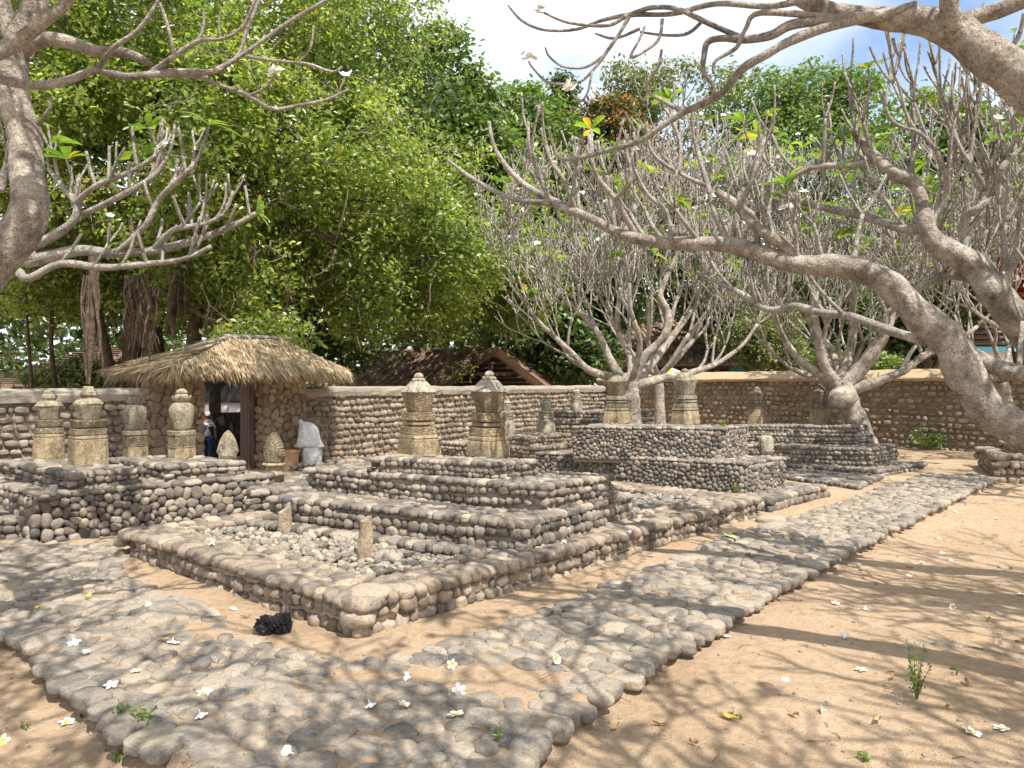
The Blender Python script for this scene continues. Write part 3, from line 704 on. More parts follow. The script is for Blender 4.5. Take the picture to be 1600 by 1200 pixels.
def section(kind, r, rot):
    if kind == 'sq':
        k = 0.30; pts = []
        for i in range(4):
            a = rot + i * math.pi / 2
            for da in (-math.pi / 4 + 0.16, math.pi / 4 - 0.16): pts.append((a + da, r * 1.13))
        return [(math.cos(a) * q, math.sin(a) * q) for a, q in pts]
    n = {'hex': 6, 'oct': 8, 'round': 20, 'dodec': 12}[kind]
    return [(math.cos(rot + 2 * math.pi * i / n) * r, math.sin(rot + 2 * math.pi * i / n) * r) for i in range(n)]
def loft(prof, kind, rot, smooth=False, sub=None):
    """prof: (z, r) list -> MB, walls between, caps on both ends; small chips at the edges"""
    mb = MB(); rings = []
    for z, r in prof: rings.append([(x + rr(-.004, .004), y + rr(-.004, .004), z) for x, y in section(kind, r, rot)])
    n = len(rings[0]); vs = [p for rg in rings for p in rg]; fs = []
    for i in range(len(rings) - 1):
        for k in range(n): fs.append((i * n + k, i * n + (k + 1) % n, (i + 1) * n + (k + 1) % n, (i + 1) * n + k))
    fs.append(tuple(range(n - 1, -1, -1))); fs.append(tuple((len(rings) - 1) * n + k for k in range(n)))
    return mb.add(vs, fs)
def stone_part(name, prof, kind, rot, mat, root, H, smooth=False):
    mb = loft([(z * H, r * H) for z, r in prof], kind, rot)
    me = bpy.data.meshes.new(name); me.from_pydata(mb.v, [], mb.f); me.update()
    if kind in ('round', 'dodec') or smooth:
        me.polygons.foreach_set('use_smooth', np.ones(len(me.polygons), bool))
    o = link(name, me, M[mat], root, world_coords=False)
    if not (kind in ('round', 'dodec')):
        bv = o.modifiers.new('bevel', 'BEVEL'); bv.width = 0.006; bv.segments = 2; bv.limit_method = 'ANGLE'; bv.angle_limit = R(25)
    return o
def gravestone(loc, H, kind, rot, lab, tilt=(0, 0), mats=None, name='gravestone'):
    root = empty(name, loc, label=lab, cat='gravestone'); root.rotation_euler = (tilt[0], tilt[1], 0)
    S = lambda nm, pr, sec, mt, par=None: stone_part(nm, pr, sec, rot, mt, par or root, H)
    if kind == 'roofed':
        a, b, c = mats or ('sandstone', 'sandstone_carved', 'pale_stone')
        S('base', [(0, .232), (.10, .228), (.185, .218)], 'sq', a)
        S('moulding', [(.188, .214), (.20, .218), (.232, .212), (.236, .2)], 'sq', a)
        S('carved_band', [(.239, .205), (.335, .2)], 'sq', b)
        S('neck', [(.33, .125), (.412, .125)], 'sq', 'mossy_stone')
        S('moulding', [(.355, .176), (.39, .178)], 'sq', a)
        S('carved_band', [(.408, .18), (.418, .186), (.512, .182)], 'sq', b)
        S('bowl', [(.515, .128), (.60, .15), (.70, .176), (.748, .192)], 'sq', b)
        cap = S('cap', [(.75, .198), (.765, .2), (.80, .168), (.86, .118), (.895, .086)], 'sq', c)
        S('collar', [(.893, .07), (.90, .088), (.925, .086), (.935, .066)], 'oct', c, cap)
        S('finial', [(.936, .05), (.95, .058), (.975, .052), (.993, .03), (1.0, .01)], 'round', c, cap)
    elif kind == 'domed':
        a, b, c = mats or ('grey_stone', 'mossy_carved', 'grey_stone')
        S('base', [(0, .235), (.12, .225), (.235, .208)], 'sq', 'sandstone')
        S('moulding', [(.24, .205), (.25, .212), (.29, .206), (.295, .19)], 'sq', a)
        S('band', [(.298, .2), (.37, .192)], 'sq', b)
        S('neck', [(.365, .125), (.447, .125)], 'sq', 'mossy_stone')
        S('moulding', [(.39, .18), (.425, .182)], 'sq', a)
        S('band', [(.443, .188), (.52, .186)], 'sq', a)
        S('bowl', [(.522, .135), (.62, .155), (.70, .175), (.78, .196)], 'sq', b)
        cap = S('cap', [(.782, .2), (.80, .195), (.85, .17), (.90, .125), (.93, .085)], 'oct', c)
        S('finial', [(.93, .06), (.95, .066), (.975, .055), (1.0, .015)], 'round', c, cap)
    elif kind == 'block':
        a, b, c = 'sandstone', 'mossy_carved', 'mossy_stone'
        S('base', [(0, .215), (.33, .21)], 'sq', a)
        S('moulding', [(.333, .2), (.345, .208), (.37, .206), (.378, .195)], 'sq', a)
        S('band', [(.382, .205), (.465, .2)], 'sq', b)
        S('neck', [(.46, .14), (.482, .14)], 'sq', c)
        S('slab', [(.478, .178), (.56, .2), (.575, .2)], 'sq', b)
        S('bowl', [(.577, .125), (.68, .15), (.765, .178)], 'oct', c)
        cap = S('shoulder', [(.767, .182), (.78, .182), (.82, .15), (.848, .105)], 'oct', c)
        S('crown', [(.848, .085), (.87, .082), (.885, .1), (.93, .092), (.945, .07), (.99, .062), (1.0, .05)], 'oct', c, cap)
    elif kind == 'vase':
        a, b, c = 'sandstone', 'mossy_carved', 'mossy_stone'
        S('base', [(0, .185), (.155, .182)], 'hex', a)
        S('moulding', [(.158, .178), (.17, .19), (.178, .178)], 'hex', c)
        S('carved_band', [(.18, .182), (.325, .18)], 'hex', b)
        S('slab', [(.328, .176), (.335, .188), (.395, .19), (.40, .175)], 'hex', c)
        S('vase', [(.401, .122), (.43, .128), (.52, .148), (.62, .168), (.69, .172), (.745, .158), (.785, .125), (.80, .10)], 'round', c)
        crown = S('lotus_crown', [(.80, .09), (.815, .095), (.85, .1), (.875, .105), (.90, .085), (.92, .08)], 'dodec', c)
        for i in range(10):
            an = i * math.tau / 10; mb = MB(); rx, ry = math.cos(an), math.sin(an)
            prof = [(.82, .1, .034), (.86, .118, .034), (.89, .122, .02), (.905, .116, .006)]; vs = []
            for z, rd, w in prof: vs += [((rx * rd - ry * w) * H, (ry * rd + rx * w) * H, z * H), ((rx * (rd + .012)) * H, (ry * (rd + .012)) * H, z * H), ((rx * rd + ry * w) * H, (ry * rd - rx * w) * H, z * H)]
            fs = [];
            for k in range(3): fs += [(k * 3, k * 3 + 1, k * 3 + 4, k * 3 + 3), (k * 3 + 1, k * 3 + 2, k * 3 + 5, k * 3 + 4)]
            o = mb.add(vs, [f[::-1] for f in fs]).build('petal', M[c], crown, world_coords=False)
        S('finial', [(.915, .07), (.94, .082), (.965, .075), (.99, .045), (1.0, .015)], 'round', c, crown)
    elif kind == 'small':
        a, c = mats or ('sandstone', 'grey_stone')
        S('base', [(0, .24), (.2, .225), (.40, .19)], 'sq', a)
        S('moulding', [(.402, .185), (.41, .2), (.45, .2), (.458, .18)], 'sq', c)
        S('moulding', [(.475, .185), (.53, .19)], 'sq', c)
        S('neck', [(.457, .165), (.476, .165)], 'sq', c); S('neck', [(.53, .16), (.545, .16)], 'sq', c)
        S('slab', [(.545, .19), (.60, .195), (.61, .18)], 'sq', c)
        S('body', [(.612, .13), (.70, .15), (.77, .165), (.80, .15)], 'oct', c)
        cap = S('cap', [(.80, .168), (.815, .17), (.85, .14), (.88, .11), (.90, .115), (.92, .09)], 'oct', c)
        S('finial', [(.92, .06), (.945, .07), (.975, .055), (1.0, .012)], 'round', c, cap)
    return root
zt = z3a - 0.02
gravestone((P(654, 708, zt).x, P(654, 708, zt).y, zt), 0.845, 'roofed', 0.75, 'golden carved gravestone with a smooth pointed cap, on the main stepped tomb nearer the gate')
gravestone((P(763, 712, zt).x, P(763, 712, zt).y, zt), 0.86, 'roofed', 0.70, 'golden carved gravestone with a collared knob, on the main stepped tomb nearer the path', (0.01, 0.012))
zt = zb2 - 0.02
gravestone((P(963, 661, zt).x, P(963, 661, zt).y, zt), 0.80, 'domed', 0.9, 'grey weathered gravestone with a domed cap in front of the fan shaped frangipani')
gravestone((P(1071, 662, zt).x, P(1071, 662, zt).y, zt), 0.83, 'domed', 0.6, 'grey weathered gravestone with a broad roofed cap, on the tall pebble tomb nearer the path', (0.0, -0.01), ('grey_stone', 'grey_stone', 'grey_stone'))
zt = zf2 - 0.02
gravestone((*P(76, 718, zt)[:2], zt), 0.83, 'block', 0.55, 'mossy urn gravestone with golden base and ragged narrow crown, close to the stone wall', (0.0, 0.01))
gravestone((*P(138, 726, zt)[:2], zt), 0.88, 'block', 0.80, 'mossy block gravestone with a flaring slab and flat crown, on the broad tomb')
gravestone((*P(211, 713, zt)[:2], zt), 0.81, 'vase', 0.3, 'slimmer vase gravestone with lotus crown on a six sided base, beside the wall')
gravestone((*P(284, 716, zt)[:2], zt), 0.85, 'vase', 0.45, 'stout vase gravestone with lotus crown, beside the gate pillar')
zt = zc3 - 0.02
gravestone((*P(1183, 661, zt)[:2], zt), 0.74, 'small', 0.8, 'small tiered gravestone standing alone against the ochre wall, on the three step tomb')
gravestone((*P(1281, 662, zt)[:2], zt), 0.79, 'small', 0.6, 'small tiered gravestone close to the frangipani stump, on the three step tomb')
gravestone((*P(853, 675, 0.62)[:2], 0.60), 0.75, 'small', 0.7, 'pale small gravestone on the sunlit low tomb before the back wall', mats=('pale_stone', 'pale_stone'))
gravestone((*P(789, 679, 0.62)[:2], 0.60), 0.78, 'small', 0.7, 'pale small gravestone half hidden behind the golden collared gravestone', mats=('pale_stone', 'pale_stone'))
gravestone((*P(900, 640.5, 0.95)[:2], 0.93), 0.60, 'small', 0.5, 'slim pale gravestone on the dark corner tomb by the wall', mats=('pale_stone', 'pale_stone'))

def outline_stone(name, loc, outline, th, rot, lab, mat, jag=0.0, lean=0.0, part=None):
    """upright slab: outline (x,z) extruded by th with a domed face and notched edge"""
    root = empty(name, loc, label=lab, cat='gravestone'); root.rotation_euler = (lean, 0, rot)
    pts = catmull(outline, 4); n = len(pts); mb = MB(); vs = []
    pts = [(x * (1 + jag * (0.5 if i % 2 else -0.5)), z * (1 + jag * 0.15 * (i % 2))) for i, (x, z) in enumerate(pts)]
    cx = 0.0; cz = sum(p[1] for p in pts) / n
    for s, sc in ((-1, 0.0), (-1, 0.72), (-0.55, 1.0), (0.55, 1.0), (1, 0.72), (1, 0.0)):
        if sc == 0: vs.append((cx, s * th * 0.55, cz))
        else: vs += [(cx + (x - cx) * sc, s * th / 2, cz + (z - cz) * sc) for x, z in pts]
    fs = []; r1 = 1
    for i in range(n): fs.append((0, r1 + i, r1 + (i + 1) % n))
    for k in range(3):
        o = 1 + k * n
        for i in range(n): fs.append((o + i, o + n + i, o + n + (i + 1) % n, o + (i + 1) % n))
    last = 1 + 4 * n; o = 1 + 3 * n
    for i in range(n): fs.append((last, o + (i + 1) % n, o + i))
    mb.add(vs, [f[::-1] for f in fs]).build(part or 'slab', M[mat], root, world_coords=False)
    return root
leaf_out = [(-.11, 0), (-.125, .08), (-.15, .12), (-.135, .18), (-.115, .26), (-.08, .34), (-.04, .40), (0, .43), (.04, .40), (.08, .34), (.115, .26), (.135, .18), (.15, .12), (.125, .08), (.11, 0)]
sc = 0.82
outline_stone('leaf_gravestone', (*P(356, 716, zf2)[:2], zf2 - 0.02), [(x * sc, z * sc) for x, z in leaf_out], 0.1, 0.25, 'plain leaf shaped gravestone slab standing before the open gateway', 'mossy_stone', 0.0)
lg = outline_stone('leaf_gravestone', (*P(428, 752, 0.44)[:2], 0.43), [(x * 0.92, 0.19 + z * 0.92) for x, z in leaf_out], 0.12, -0.25, 'scalloped leaf shaped gravestone on a round pedestal, between the broad tomb and stepped tomb', 'mossy_carved', 0.10)
stone_part('pedestal', [(0, .12), (.08, .118), (.085, .125), (.11, .125), (.115, .105), (.19, .1), (.21, .14), (.23, .12)], 'round', 0, 'sandstone', lg, 1.0)
# two plain upright markers in the gravel
def marker(loc, h, w, d, rot, lab, mat, top, lean):
    root = empty('grave_marker', loc, label=lab, cat='gravestone'); root.rotation_euler = (lean, 0, rot)
    mb = MB(); rows = 9; ring = 10; vs = []
    for i in range(rows + 1):
        t = i / rows
        for k in range(ring):
            a = 2 * math.pi * k / ring; e = 0.55
            x = math.copysign(abs(math.cos(a)) ** e, math.cos(a)) * w * (1 - top * t) + 0.012 * mnoise.noise(Vector((k * .7, t * 3, w * 50)))
            y = math.copysign(abs(math.sin(a)) ** e, math.sin(a)) * d * (1 - top * t * .7)
            vs.append((x, y, t * h + (0.03 * x / w if i == rows else 0) + 0.004 * math.sin(k * 2.1 + i)))
    fs = [(i * ring + k, i * ring + (k + 1) % ring, (i + 1) * ring + (k + 1) % ring, (i + 1) * ring + k) for i in range(rows) for k in range(ring)]
    o = len(vs); vs.append((0, 0, h * 1.03)); fs += [(rows * ring + k, rows * ring + (k + 1) % ring, o) for k in range(ring)]
    fs.append(tuple(range(ring - 1, -1, -1)))
    mb.add(vs, fs); me = bpy.data.meshes.new('slab'); me.from_pydata(mb.v, [], mb.f); me.update(); link('slab', me, M[mat], root, world_coords=False)
marker((*P(445, 838, 0.225)[:2], 0.2), 0.27, 0.062, 0.045, 0.3, 'blunt grey upright grave marker in the gravel bed', 'tan_stone', 0.06, 0.02)
marker((*P(572, 873, 0.225)[:2], 0.2), 0.34, 0.066, 0.05, 0.5, 'tapering tan upright grave marker in the gravel bed', 'tan_stone', 0.32, -0.03)
outline_stone('grave_marker', (*P(1197, 708, zb1)[:2], zb1 - 0.02), [(-.09, 0), (-.1, .12), (-.095, .22), (-.05, .27), (.05, .27), (.09, .22), (.1, .12), (.09, 0)], 0.12, 0.3, 'short pale rounded grave marker on the ledge of the tall pebble tomb', 'pale_stone')
outline_stone('grave_marker', (*P(499, 729, 0.3)[:2], 0.07), [(-.06, 0), (-.07, .14), (-.06, .28), (0, .3), (.06, .28), (.07, .14), (.06, 0)], 0.09, 0.4, 'small dark grave marker in front of the white sacks', 'grey_stone')
outline_stone('grave_marker', (*P(546, 722, 0.3)[:2], 0.07), [(-.07, 0), (-.08, .14), (-.06, .26), (0, .28), (.06, .26), (.08, .14), (.07, 0)], 0.1, -0.4, 'small tan grave marker against the sunlit wall', 'tan_stone')
outline_stone('grave_marker', (*P(560, 720, 0.3)[:2], 0.07), [(-.09, 0), (-.1, .12), (-.08, .24), (0, .26), (.08, .24), (.1, .12), (.09, 0)], 0.1, 0.1, 'broad tan grave marker beside a smaller one against the sunlit wall', 'tan_stone')

# ------------------------------------------------------------------ thatched gate
M['thatch'] = mat_plain('thatch', (0.2, 0.15, 0.1), (0.4, 0.31, 0.2), 5, 0.95, 0.6, 30, 0.02)
def mat_straw(name, stops):
    m, nt, b = mat_nodes(name); c = ramp(nt, island_rand(nt), stops)
    c = mixc(nt, 0.6, c, ramp(nt, noise(nt, 2.2, 4, 0.6, world_pos(nt)), [(0.3, (0.55, 0.52, 0.5)), (0.65, (1.15, 1.12, 1.1))]), 'MULTIPLY')
    nt.links.new(c, b.inputs['Base Color']); b.inputs['Roughness'].default_value = 0.8; return m
M['straw'] = mat_straw('straw', [(0, (0.24, 0.17, 0.1)), (0.4, (0.44, 0.335, 0.2)), (0.75, (0.6, 0.48, 0.3)), (1, (0.72, 0.6, 0.41))])
M['brown_straw'] = mat_straw('brown_straw', [(0, (0.09, 0.06, 0.045)), (0.5, (0.19, 0.125, 0.085)), (0.85, (0.32, 0.22, 0.15)), (1, (0.46, 0.34, 0.24))])
def mat_wood(name, c1, c2):
    m, nt, b = mat_nodes(name); pos = N(nt, 'ShaderNodeTexCoord').outputs['Object']
    mp_ = N(nt, 'ShaderNodeMapping'); mp_.inputs['Scale'].default_value = (20, 20, 2); nt.links.new(pos, mp_.inputs['Vector'])
    f = noise(nt, 1.5, 6, 0.6, mp_.outputs['Vector'], 0.4); nt.links.new(ramp(nt, f, [(0.3, c1), (0.7, c2)]), b.inputs['Base Color'])
    b.inputs['Roughness'].default_value = 0.7; bump(nt, b, f, 0.4, 0.006); return m
M['dark_wood'] = mat_wood('dark_wood', (0.045, 0.028, 0.02), (0.12, 0.075, 0.052))
M['shade_painted_wood'] = mat_wood('shade_painted_wood', (0.01, 0.008, 0.007), (0.028, 0.02, 0.016))  # wood blackened so that shade is in its colour, for gable and fence
M['red_wood'] = mat_wood('red_wood', (0.08, 0.05, 0.04), (0.17, 0.11, 0.085))
def strands(name, facets, per_m2, mat, root, ln=(0.22, 0.45), wid=0.009, lift=0.03, wild=0.25, fringe=None):
    """facets: (a,b,c,d) ridge-left, ridge-right, eave-right, eave-left; straw laid down the slope; fringe: list of (A,B,out)"""
    V = []
    for fa in facets:
        a, b, c, d = [np.array(p) for p in fa]
        area = 0.5 * np.linalg.norm(np.cross(c - a, d - b)); n = int(area * per_m2)
        u = rng.random((n, 1)); v = rng.random((n, 1)) ** 0.8
        p = (a * (1 - u) + b * u) * (1 - v) + (d * (1 - u) + c * u) * v
        nn = np.cross(c - a, d - b); nn /= np.linalg.norm(nn); nn = nn if nn[2] > 0 else -nn
        down = ((d + c) - (a + b)); down -= nn * down.dot(nn); down /= np.linalg.norm(down)
        side = np.cross(nn, down)
        dirv = down + side * rng.normal(0, wild, (n, 1)) + nn * rng.normal(0.06, 0.07, (n, 1)); dirv /= np.linalg.norm(dirv, axis=1, keepdims=True)
        V.append((p + nn * rng.random((n, 1)) * lift, dirv, rng.uniform(*ln, (n, 1)), np.cross(dirv, nn + rng.normal(0, .4, (n, 3)))))
    for A, B, out in (fringe or []):
        A, B, out = np.array(A), np.array(B), np.array(out); n = int(np.linalg.norm(B - A) * 900)
        u = rng.random((n, 1)); p = A * (1 - u) + B * u + rng.normal(0, 0.03, (n, 3)) - out * rng.random((n, 1)) * 0.12
        dirv = out * rng.uniform(0.1, 0.9, (n, 1)) + np.array([0, 0, -1.0]) * rng.uniform(0.6, 1.1, (n, 1)) + rng.normal(0, 0.16, (n, 3)); dirv /= np.linalg.norm(dirv, axis=1, keepdims=True)
        clump = 0.75 + 0.5 * vnoise(u[:, 0] * np.linalg.norm(B - A) * 3, u[:, 0] * 0 + 3.3, 9)[:, None]
        V.append((p, dirv, rng.uniform(0.14, 0.3, (n, 1)) * clump, rng.normal(0, 1, (n, 3))))
    p = np.concatenate([q[0] for q in V]); d = np.concatenate([q[1] for q in V]); l = np.concatenate([q[2] for q in V]); s = np.concatenate([q[3] for q in V])
    s /= np.linalg.norm(s, axis=1, keepdims=True); w = wid * rng.uniform(0.6, 1.5, (len(p), 1))
    mid = p + d * l * 0.55; end = p + d * l + np.array([0, 0, -0.04]) * l
    verts = np.stack([p - s * w, p + s * w, mid + s * w * .8, mid - s * w * .8, end], 1).reshape(-1, 3); i = np.arange(len(p)) * 5
    return link(name, mesh_np(name, verts, [np.stack([i, i + 1, i + 2, i + 3], 1), np.stack([i + 3, i + 2, i + 4], 1)]), M[mat], root, kind='stuff')
def W3(t, off, z): p = WLp(t, off); return (p.x, p.y, z)
gate = empty('thatched_gate', W3(-1.9, 0, 0.07), label='stone gateway with a wide straw thatched hip roof and open doorway', cat='gate')
for t0_, t1_ in ((-3.5, -2.6), (-1.42, -0.46)):
    A, B = WLp(t0_, 0.14), WLp(t1_, 0.14); C, D = WLp(t1_, -0.22), WLp(t0_, -0.22)
    mb = MB(); pil = mb.prism([tuple(p) for p in inset([A, B, C, D], 0.01)], -0.1, 1.86).build('pillar', M['brown_mortar'], gate)
    s = Stones()
    for a, b in ((A, B), (B, C), (D, A)): side_packed(s, a, b, 0.05, 1.86, 0.17, cap=False)
    s.a = [a * np.array([[0.9], [0.55], [0.9]]) for a in s.a]; s.emit(pil, 'stone', 'gate_stone', 110)
tc0, off0 = -1.75, -0.1
er, ed = 1.75, 0.9; ez, rz = 1.84, 2.40
E = [W3(tc0 - er, off0 + ed, ez), W3(tc0 + er, off0 + ed, ez), W3(tc0 + er, off0 - ed, ez), W3(tc0 - er, off0 - ed, ez)]
Rg = [W3(tc0 - 0.2, off0, rz), W3(tc0 + 0.95, off0, rz + 0.02)]
fac = [(Rg[0], Rg[1], E[1], E[0]), (Rg[1], Rg[1], E[2], E[1]), (Rg[1], Rg[0], E[3], E[2]), (Rg[0], Rg[0], E[0], E[3])]
mb = MB(); vs = E + Rg + [(p[0], p[1], p[2] - 0.14) for p in E]
roofo = mb.add(vs, [(0, 1, 5, 4), (1, 2, 5), (2, 3, 4, 5), (3, 0, 4), (6, 7, 1, 0), (7, 8, 2, 1), (8, 9, 3, 2), (9, 6, 0, 3), (9, 8, 7, 6)]).build('roof', M['thatch'], gate)
fr = [(E[0], E[1], (WN.x, WN.y, -0.4)), (E[1], E[2], (WU.x, WU.y, -0.4)), (E[3], E[0], (-WU.x, -WU.y, -0.4))]
strands('thatch', fac, 2200, 'straw', roofo, ln=(0.2, 0.5), wid=0.006, lift=0.05, wild=0.2, fringe=fr)
MB().tube([W3(tc0 - 0.3, off0, rz + 0.035), W3(tc0 + 0.4, off0 + .02, rz + 0.05), W3(tc0 + 1.2, off0, rz + 0.05)], [0.035] * 3, 6).build('ridge_pole', M['plumeria_twig'], roofo)
MB().tube([W3(tc0 - 0.3, off0 + .1, rz + 0.0), W3(tc0 - 1.5, off0 + .75, ez + 0.3)], [0.025] * 2, 6).build('hip_pole', M['plumeria_twig'], roofo)
for t in (-2.6, -1.42):
    MB().box(W3(t + (0.03 if t < -2 else -0.03), -0.1, 0.93), (0.03, 0.05, 0.9), (WU.x, WU.y, 0), (WN.x, WN.y, 0)).build('door_post', M['dark_wood'], gate)
# opened door leaf swung inwards, made of planks
leafd = MB(); hv = Vector((-WN.x, -WN.y)) * 0.8 + WU * 0.35; hv.normalize()
door = empty('door', W3(-1.47, -0.16, 0.1)); door.parent = gate; door.location = Vector(W3(-1.47, -0.16, 0.1)) - Vector(gate.location)
for k in range(5):
    c = Vector((*(WLp(-1.47, -0.16) + hv * (0.075 + k * 0.15)), 0.97)); pb = MB().box(c, (0.072, 0.018 + 0.003 * (k % 2), 0.84), (hv.x, hv.y, 0), (-hv.y, hv.x, 0)).build('plank', M['red_wood'], door)
# low board fence added for the dark beyond the doorway, shade in its colour
low = empty('added_board_fence', W3(-0.3, -2.5, 0.0), label='low black board fence added for the dark beyond the open gateway', cat='fence')
for k in range(13):
    MB().box(W3(-1.3 + k * 0.17, -2.5, 0.5), (0.08, 0.016, 0.5), (WU.x, WU.y, 0), (WN.x, WN.y, 0)).build('plank', M['shade_painted_wood'], low)

# ------------------------------------------------------------------ thatched pavilion beyond the wall
gC = Pd(780, 540, 26.0)
gdir = Vector((-0.88, 0.47, 0)).normalized(); gsd = Vector((0.47, 0.88, 0)).normalized()
gsd = Vector((0.95, -0.05, 0)).normalized()
pav = empty('thatched_pavilion', (gC.x, gC.y, 0), label='brown thatched gable roofed pavilion behind the boundary wall', cat='pavilion')
hw, drop, Lr = 2.05, 1.6, 5.2
ap = gC; ap2 = gC + gdir * Lr + Vector((0, 0, -0.02))
eR = ap + gsd * hw - UP * drop; eL = ap - gsd * hw * 1.1 - UP * drop; eR2 = eR + gdir * Lr; eL2 = eL + gdir * Lr * 0.9 - UP * 0.02
def slabf(mb, a, b, c, d, th):
    a, b, c, d = Vector(a), Vector(b), Vector(c), Vector(d); n = (b - a).cross(d - a).normalized(); n = n if n.z > 0 else -n
    vs = [a, b, c, d] + [p - n * th for p in (a, b, c, d)]
    return mb.add(vs, [(0, 1, 2, 3), (7, 6, 5, 4), (0, 4, 5, 1), (1, 5, 6, 2), (2, 6, 7, 3), (3, 7, 4, 0)])
pr = MB(); slabf(pr, ap, ap2, eL2, eL, 0.14); slabf(pr, ap, ap2, eR2, eR, 0.14)
pro = pr.build('roof', M['brown_straw'], pav)
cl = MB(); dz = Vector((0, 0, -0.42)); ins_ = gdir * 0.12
slabf(cl, ap + dz + ins_, ap2 + dz, eL2 + dz, eL + dz + ins_, 0.03); slabf(cl, ap + dz + ins_, ap2 + dz, eR2 + dz, eR + dz + ins_, 0.03); cl.build('shade_lining', M['shade_painted_wood'], pro)  # added lining, near black to stand in for shade under the roof
MB().add([tuple(ap2 - gdir * .3 - UP * .1), tuple(eL2 - gdir * .3), tuple(eR2 - gdir * .3)], [(0, 1, 2)]).build('shade_gable_sheet', M['shade_painted_wood'], pav)  # black sheet added at the back, gable shade put into its colour
strands('thatch', [(ap, ap2, eL2, eL), (ap2, ap, eR, eR2)], 420, 'brown_straw', pro, ln=(0.25, 0.5), wid=0.02, lift=0.07, wild=0.3, fringe=[(tuple(eL), tuple(eL2), (-0.3, -0.3, -0.5))])
fwd = -gdir * 0.06
for e in (eL, eR):
    dvec = (e - ap); mid = (ap + e) / 2 + fwd - UP * 0.09
    MB().box(mid, (dvec.length / 2, 0.025, 0.1), dvec.normalized(), gdir, dvec.normalized().cross(gdir)).build('barge_board', M['red_wood'], pav)
for k in range(9):
    t = (k + 0.7) / 9.5
    for e, e2 in ((eR, eR2), (eL, eL2)):
        a = ap + (e - ap) * t - UP * 0.5; MB().tube([a - gdir * 0.0, a + gdir * Lr * 0.85], [0.03, 0.03], 5).build('batten', M['red_wood'], pav)
tb = ap + gdir * 0.35 - UP * (drop * 0.62)
MB().box(tb, (hw * 0.66, 0.05, 0.06), gsd, gdir).build('tie_beam', M['red_wood'], pav)
MB().box(ap + gdir * 0.35 - UP * drop * 0.42, (0.05, 0.05, drop * 0.34), gsd, gdir).build('king_post', M['red_wood'], pav)
MB().box(ap + gdir * 0.4 - UP * (drop * 0.98), (hw * 0.98, 0.06, 0.07), gsd, gdir).build('wall_plate', M['red_wood'], pav)
for sx in (-0.8, 0.8):
    for ly in (0.5, 3.2):
        q = ap + gsd * hw * sx + gdir * ly; MB().box((q.x, q.y, (q.z - drop * 0.8) / 2), (0.07, 0.07, (q.z - drop * 0.8) / 2)).build('post', M['dark_wood'], pav)

# ------------------------------------------------------------------ sacks, planter, rubbish, cup, person
M['sack'] = mat_plain('sack', (0.6, 0.6, 0.61), (0.78, 0.78, 0.79), 9, 0.45, 0.9, 16, 0.05)
M['terracotta'] = mat_plain('terracotta', (0.36, 0.2, 0.12), (0.5, 0.32, 0.2), 6, 0.85, 0.3, 30, 0.008)
def mat_bag():
    m, nt, b = mat_nodes('black_plastic'); b.inputs['Base Color'].default_value = (0.012, 0.012, 0.014, 1); b.inputs['Roughness'].default_value = 0.22; b.inputs['Specular IOR Level'].default_value = 0.6
    bump(nt, b, noise(nt, 45, 4, 0.6, world_pos(nt), 1.5), 0.9, 0.02); return m
M['bag'] = mat_bag()
def lump(name, loc, half, lab, cat, mat, seed, crumple=0.15, freq=1.6, pinch=0.0, sub=4, group=None, rot=0.0, squash=0.8, flare=0.0):
    root = empty(name, loc, label=lab, cat=cat, group=group); root.rotation_euler = (0, 0, rot)
    bm = bmesh.new(); bmesh.ops.create_icosphere(bm, subdivisions=sub, radius=1); off = Vector((seed * 3.1, seed * 7.7, seed))
    for v in bm.verts:
        d = v.co.normalized(); p = Vector([math.copysign(abs(c) ** squash, c) for c in d])
        k = 1 + crumple * mnoise.noise(d * freq + off) + crumple * 0.6 * abs(mnoise.noise(d * freq * 3 + off)) + crumple * 0.3 * mnoise.noise(d * freq * 7 + off)
        pz = p.z; w = 1 - pinch * max(0, pz) ** 2 + flare * max(0, -pz)
        v.co = Vector((p.x * k * half[0] * w, p.y * k * half[1] * w, (p.z * k + 1) * half[2]))
    me = bpy.data.meshes.new(name); bm.to_mesh(me); bm.free(); me.polygons.foreach_set('use_smooth', np.ones(len(me.polygons), bool))
    link('body', me, M[mat], root, world_coords=False); return root
M['sack'].node_tree.nodes['Principled BSDF'].inputs['Roughness'].default_value = 0.55
sk = Pd(485, 722, 13.5)
def sack(loc, rings, lab, seed, folds=9):
    root = empty('white_sack', loc, label=lab, cat='sack'); vs = []; n = 36
    zz = catmull(rings, 5)
    for x0, z, rx, ry in zz:
        for k in range(n):
            a = math.tau * k / n; e = 0.7; cx = math.copysign(abs(math.cos(a)) ** e, math.cos(a)); cy = math.copysign(abs(math.sin(a)) ** e, math.sin(a))
            w = 1 + 0.10 * mnoise.noise(Vector((cx * 2.2 + seed, cy * 2.2, z * 5))) + 0.05 * math.sin(a * folds + z * 9 + seed) * (0.4 + abs(mnoise.noise(Vector((seed, a, z * 3)))))
            vs.append((x0 + cx * rx * w, cy * ry * w, z + 0.02 * mnoise.noise(Vector((cx * 3, cy * 3, seed + z * 4)))))
    m = len(zz); fs = [(i * n + k, i * n + (k + 1) % n, (i + 1) * n + (k + 1) % n, (i + 1) * n + k) for i in range(m - 1) for k in range(n)]
    fs += [tuple(range(n - 1, -1, -1)), tuple((m - 1) * n + k for k in range(n))]
    MB().add(vs, fs).build('body', M['sack'], root, smooth=True, world_coords=False); return root
s1 = sack((sk.x + 0.03, sk.y, 0.05), [(0, 0, .13, .12), (0, .05, .17, .15), (0, .2, .17, .15), (0, .38, .155, .14), (0, .46, .12, .1)], 'white plastic sack standing upright on the ground by the gate wall', 2.0)
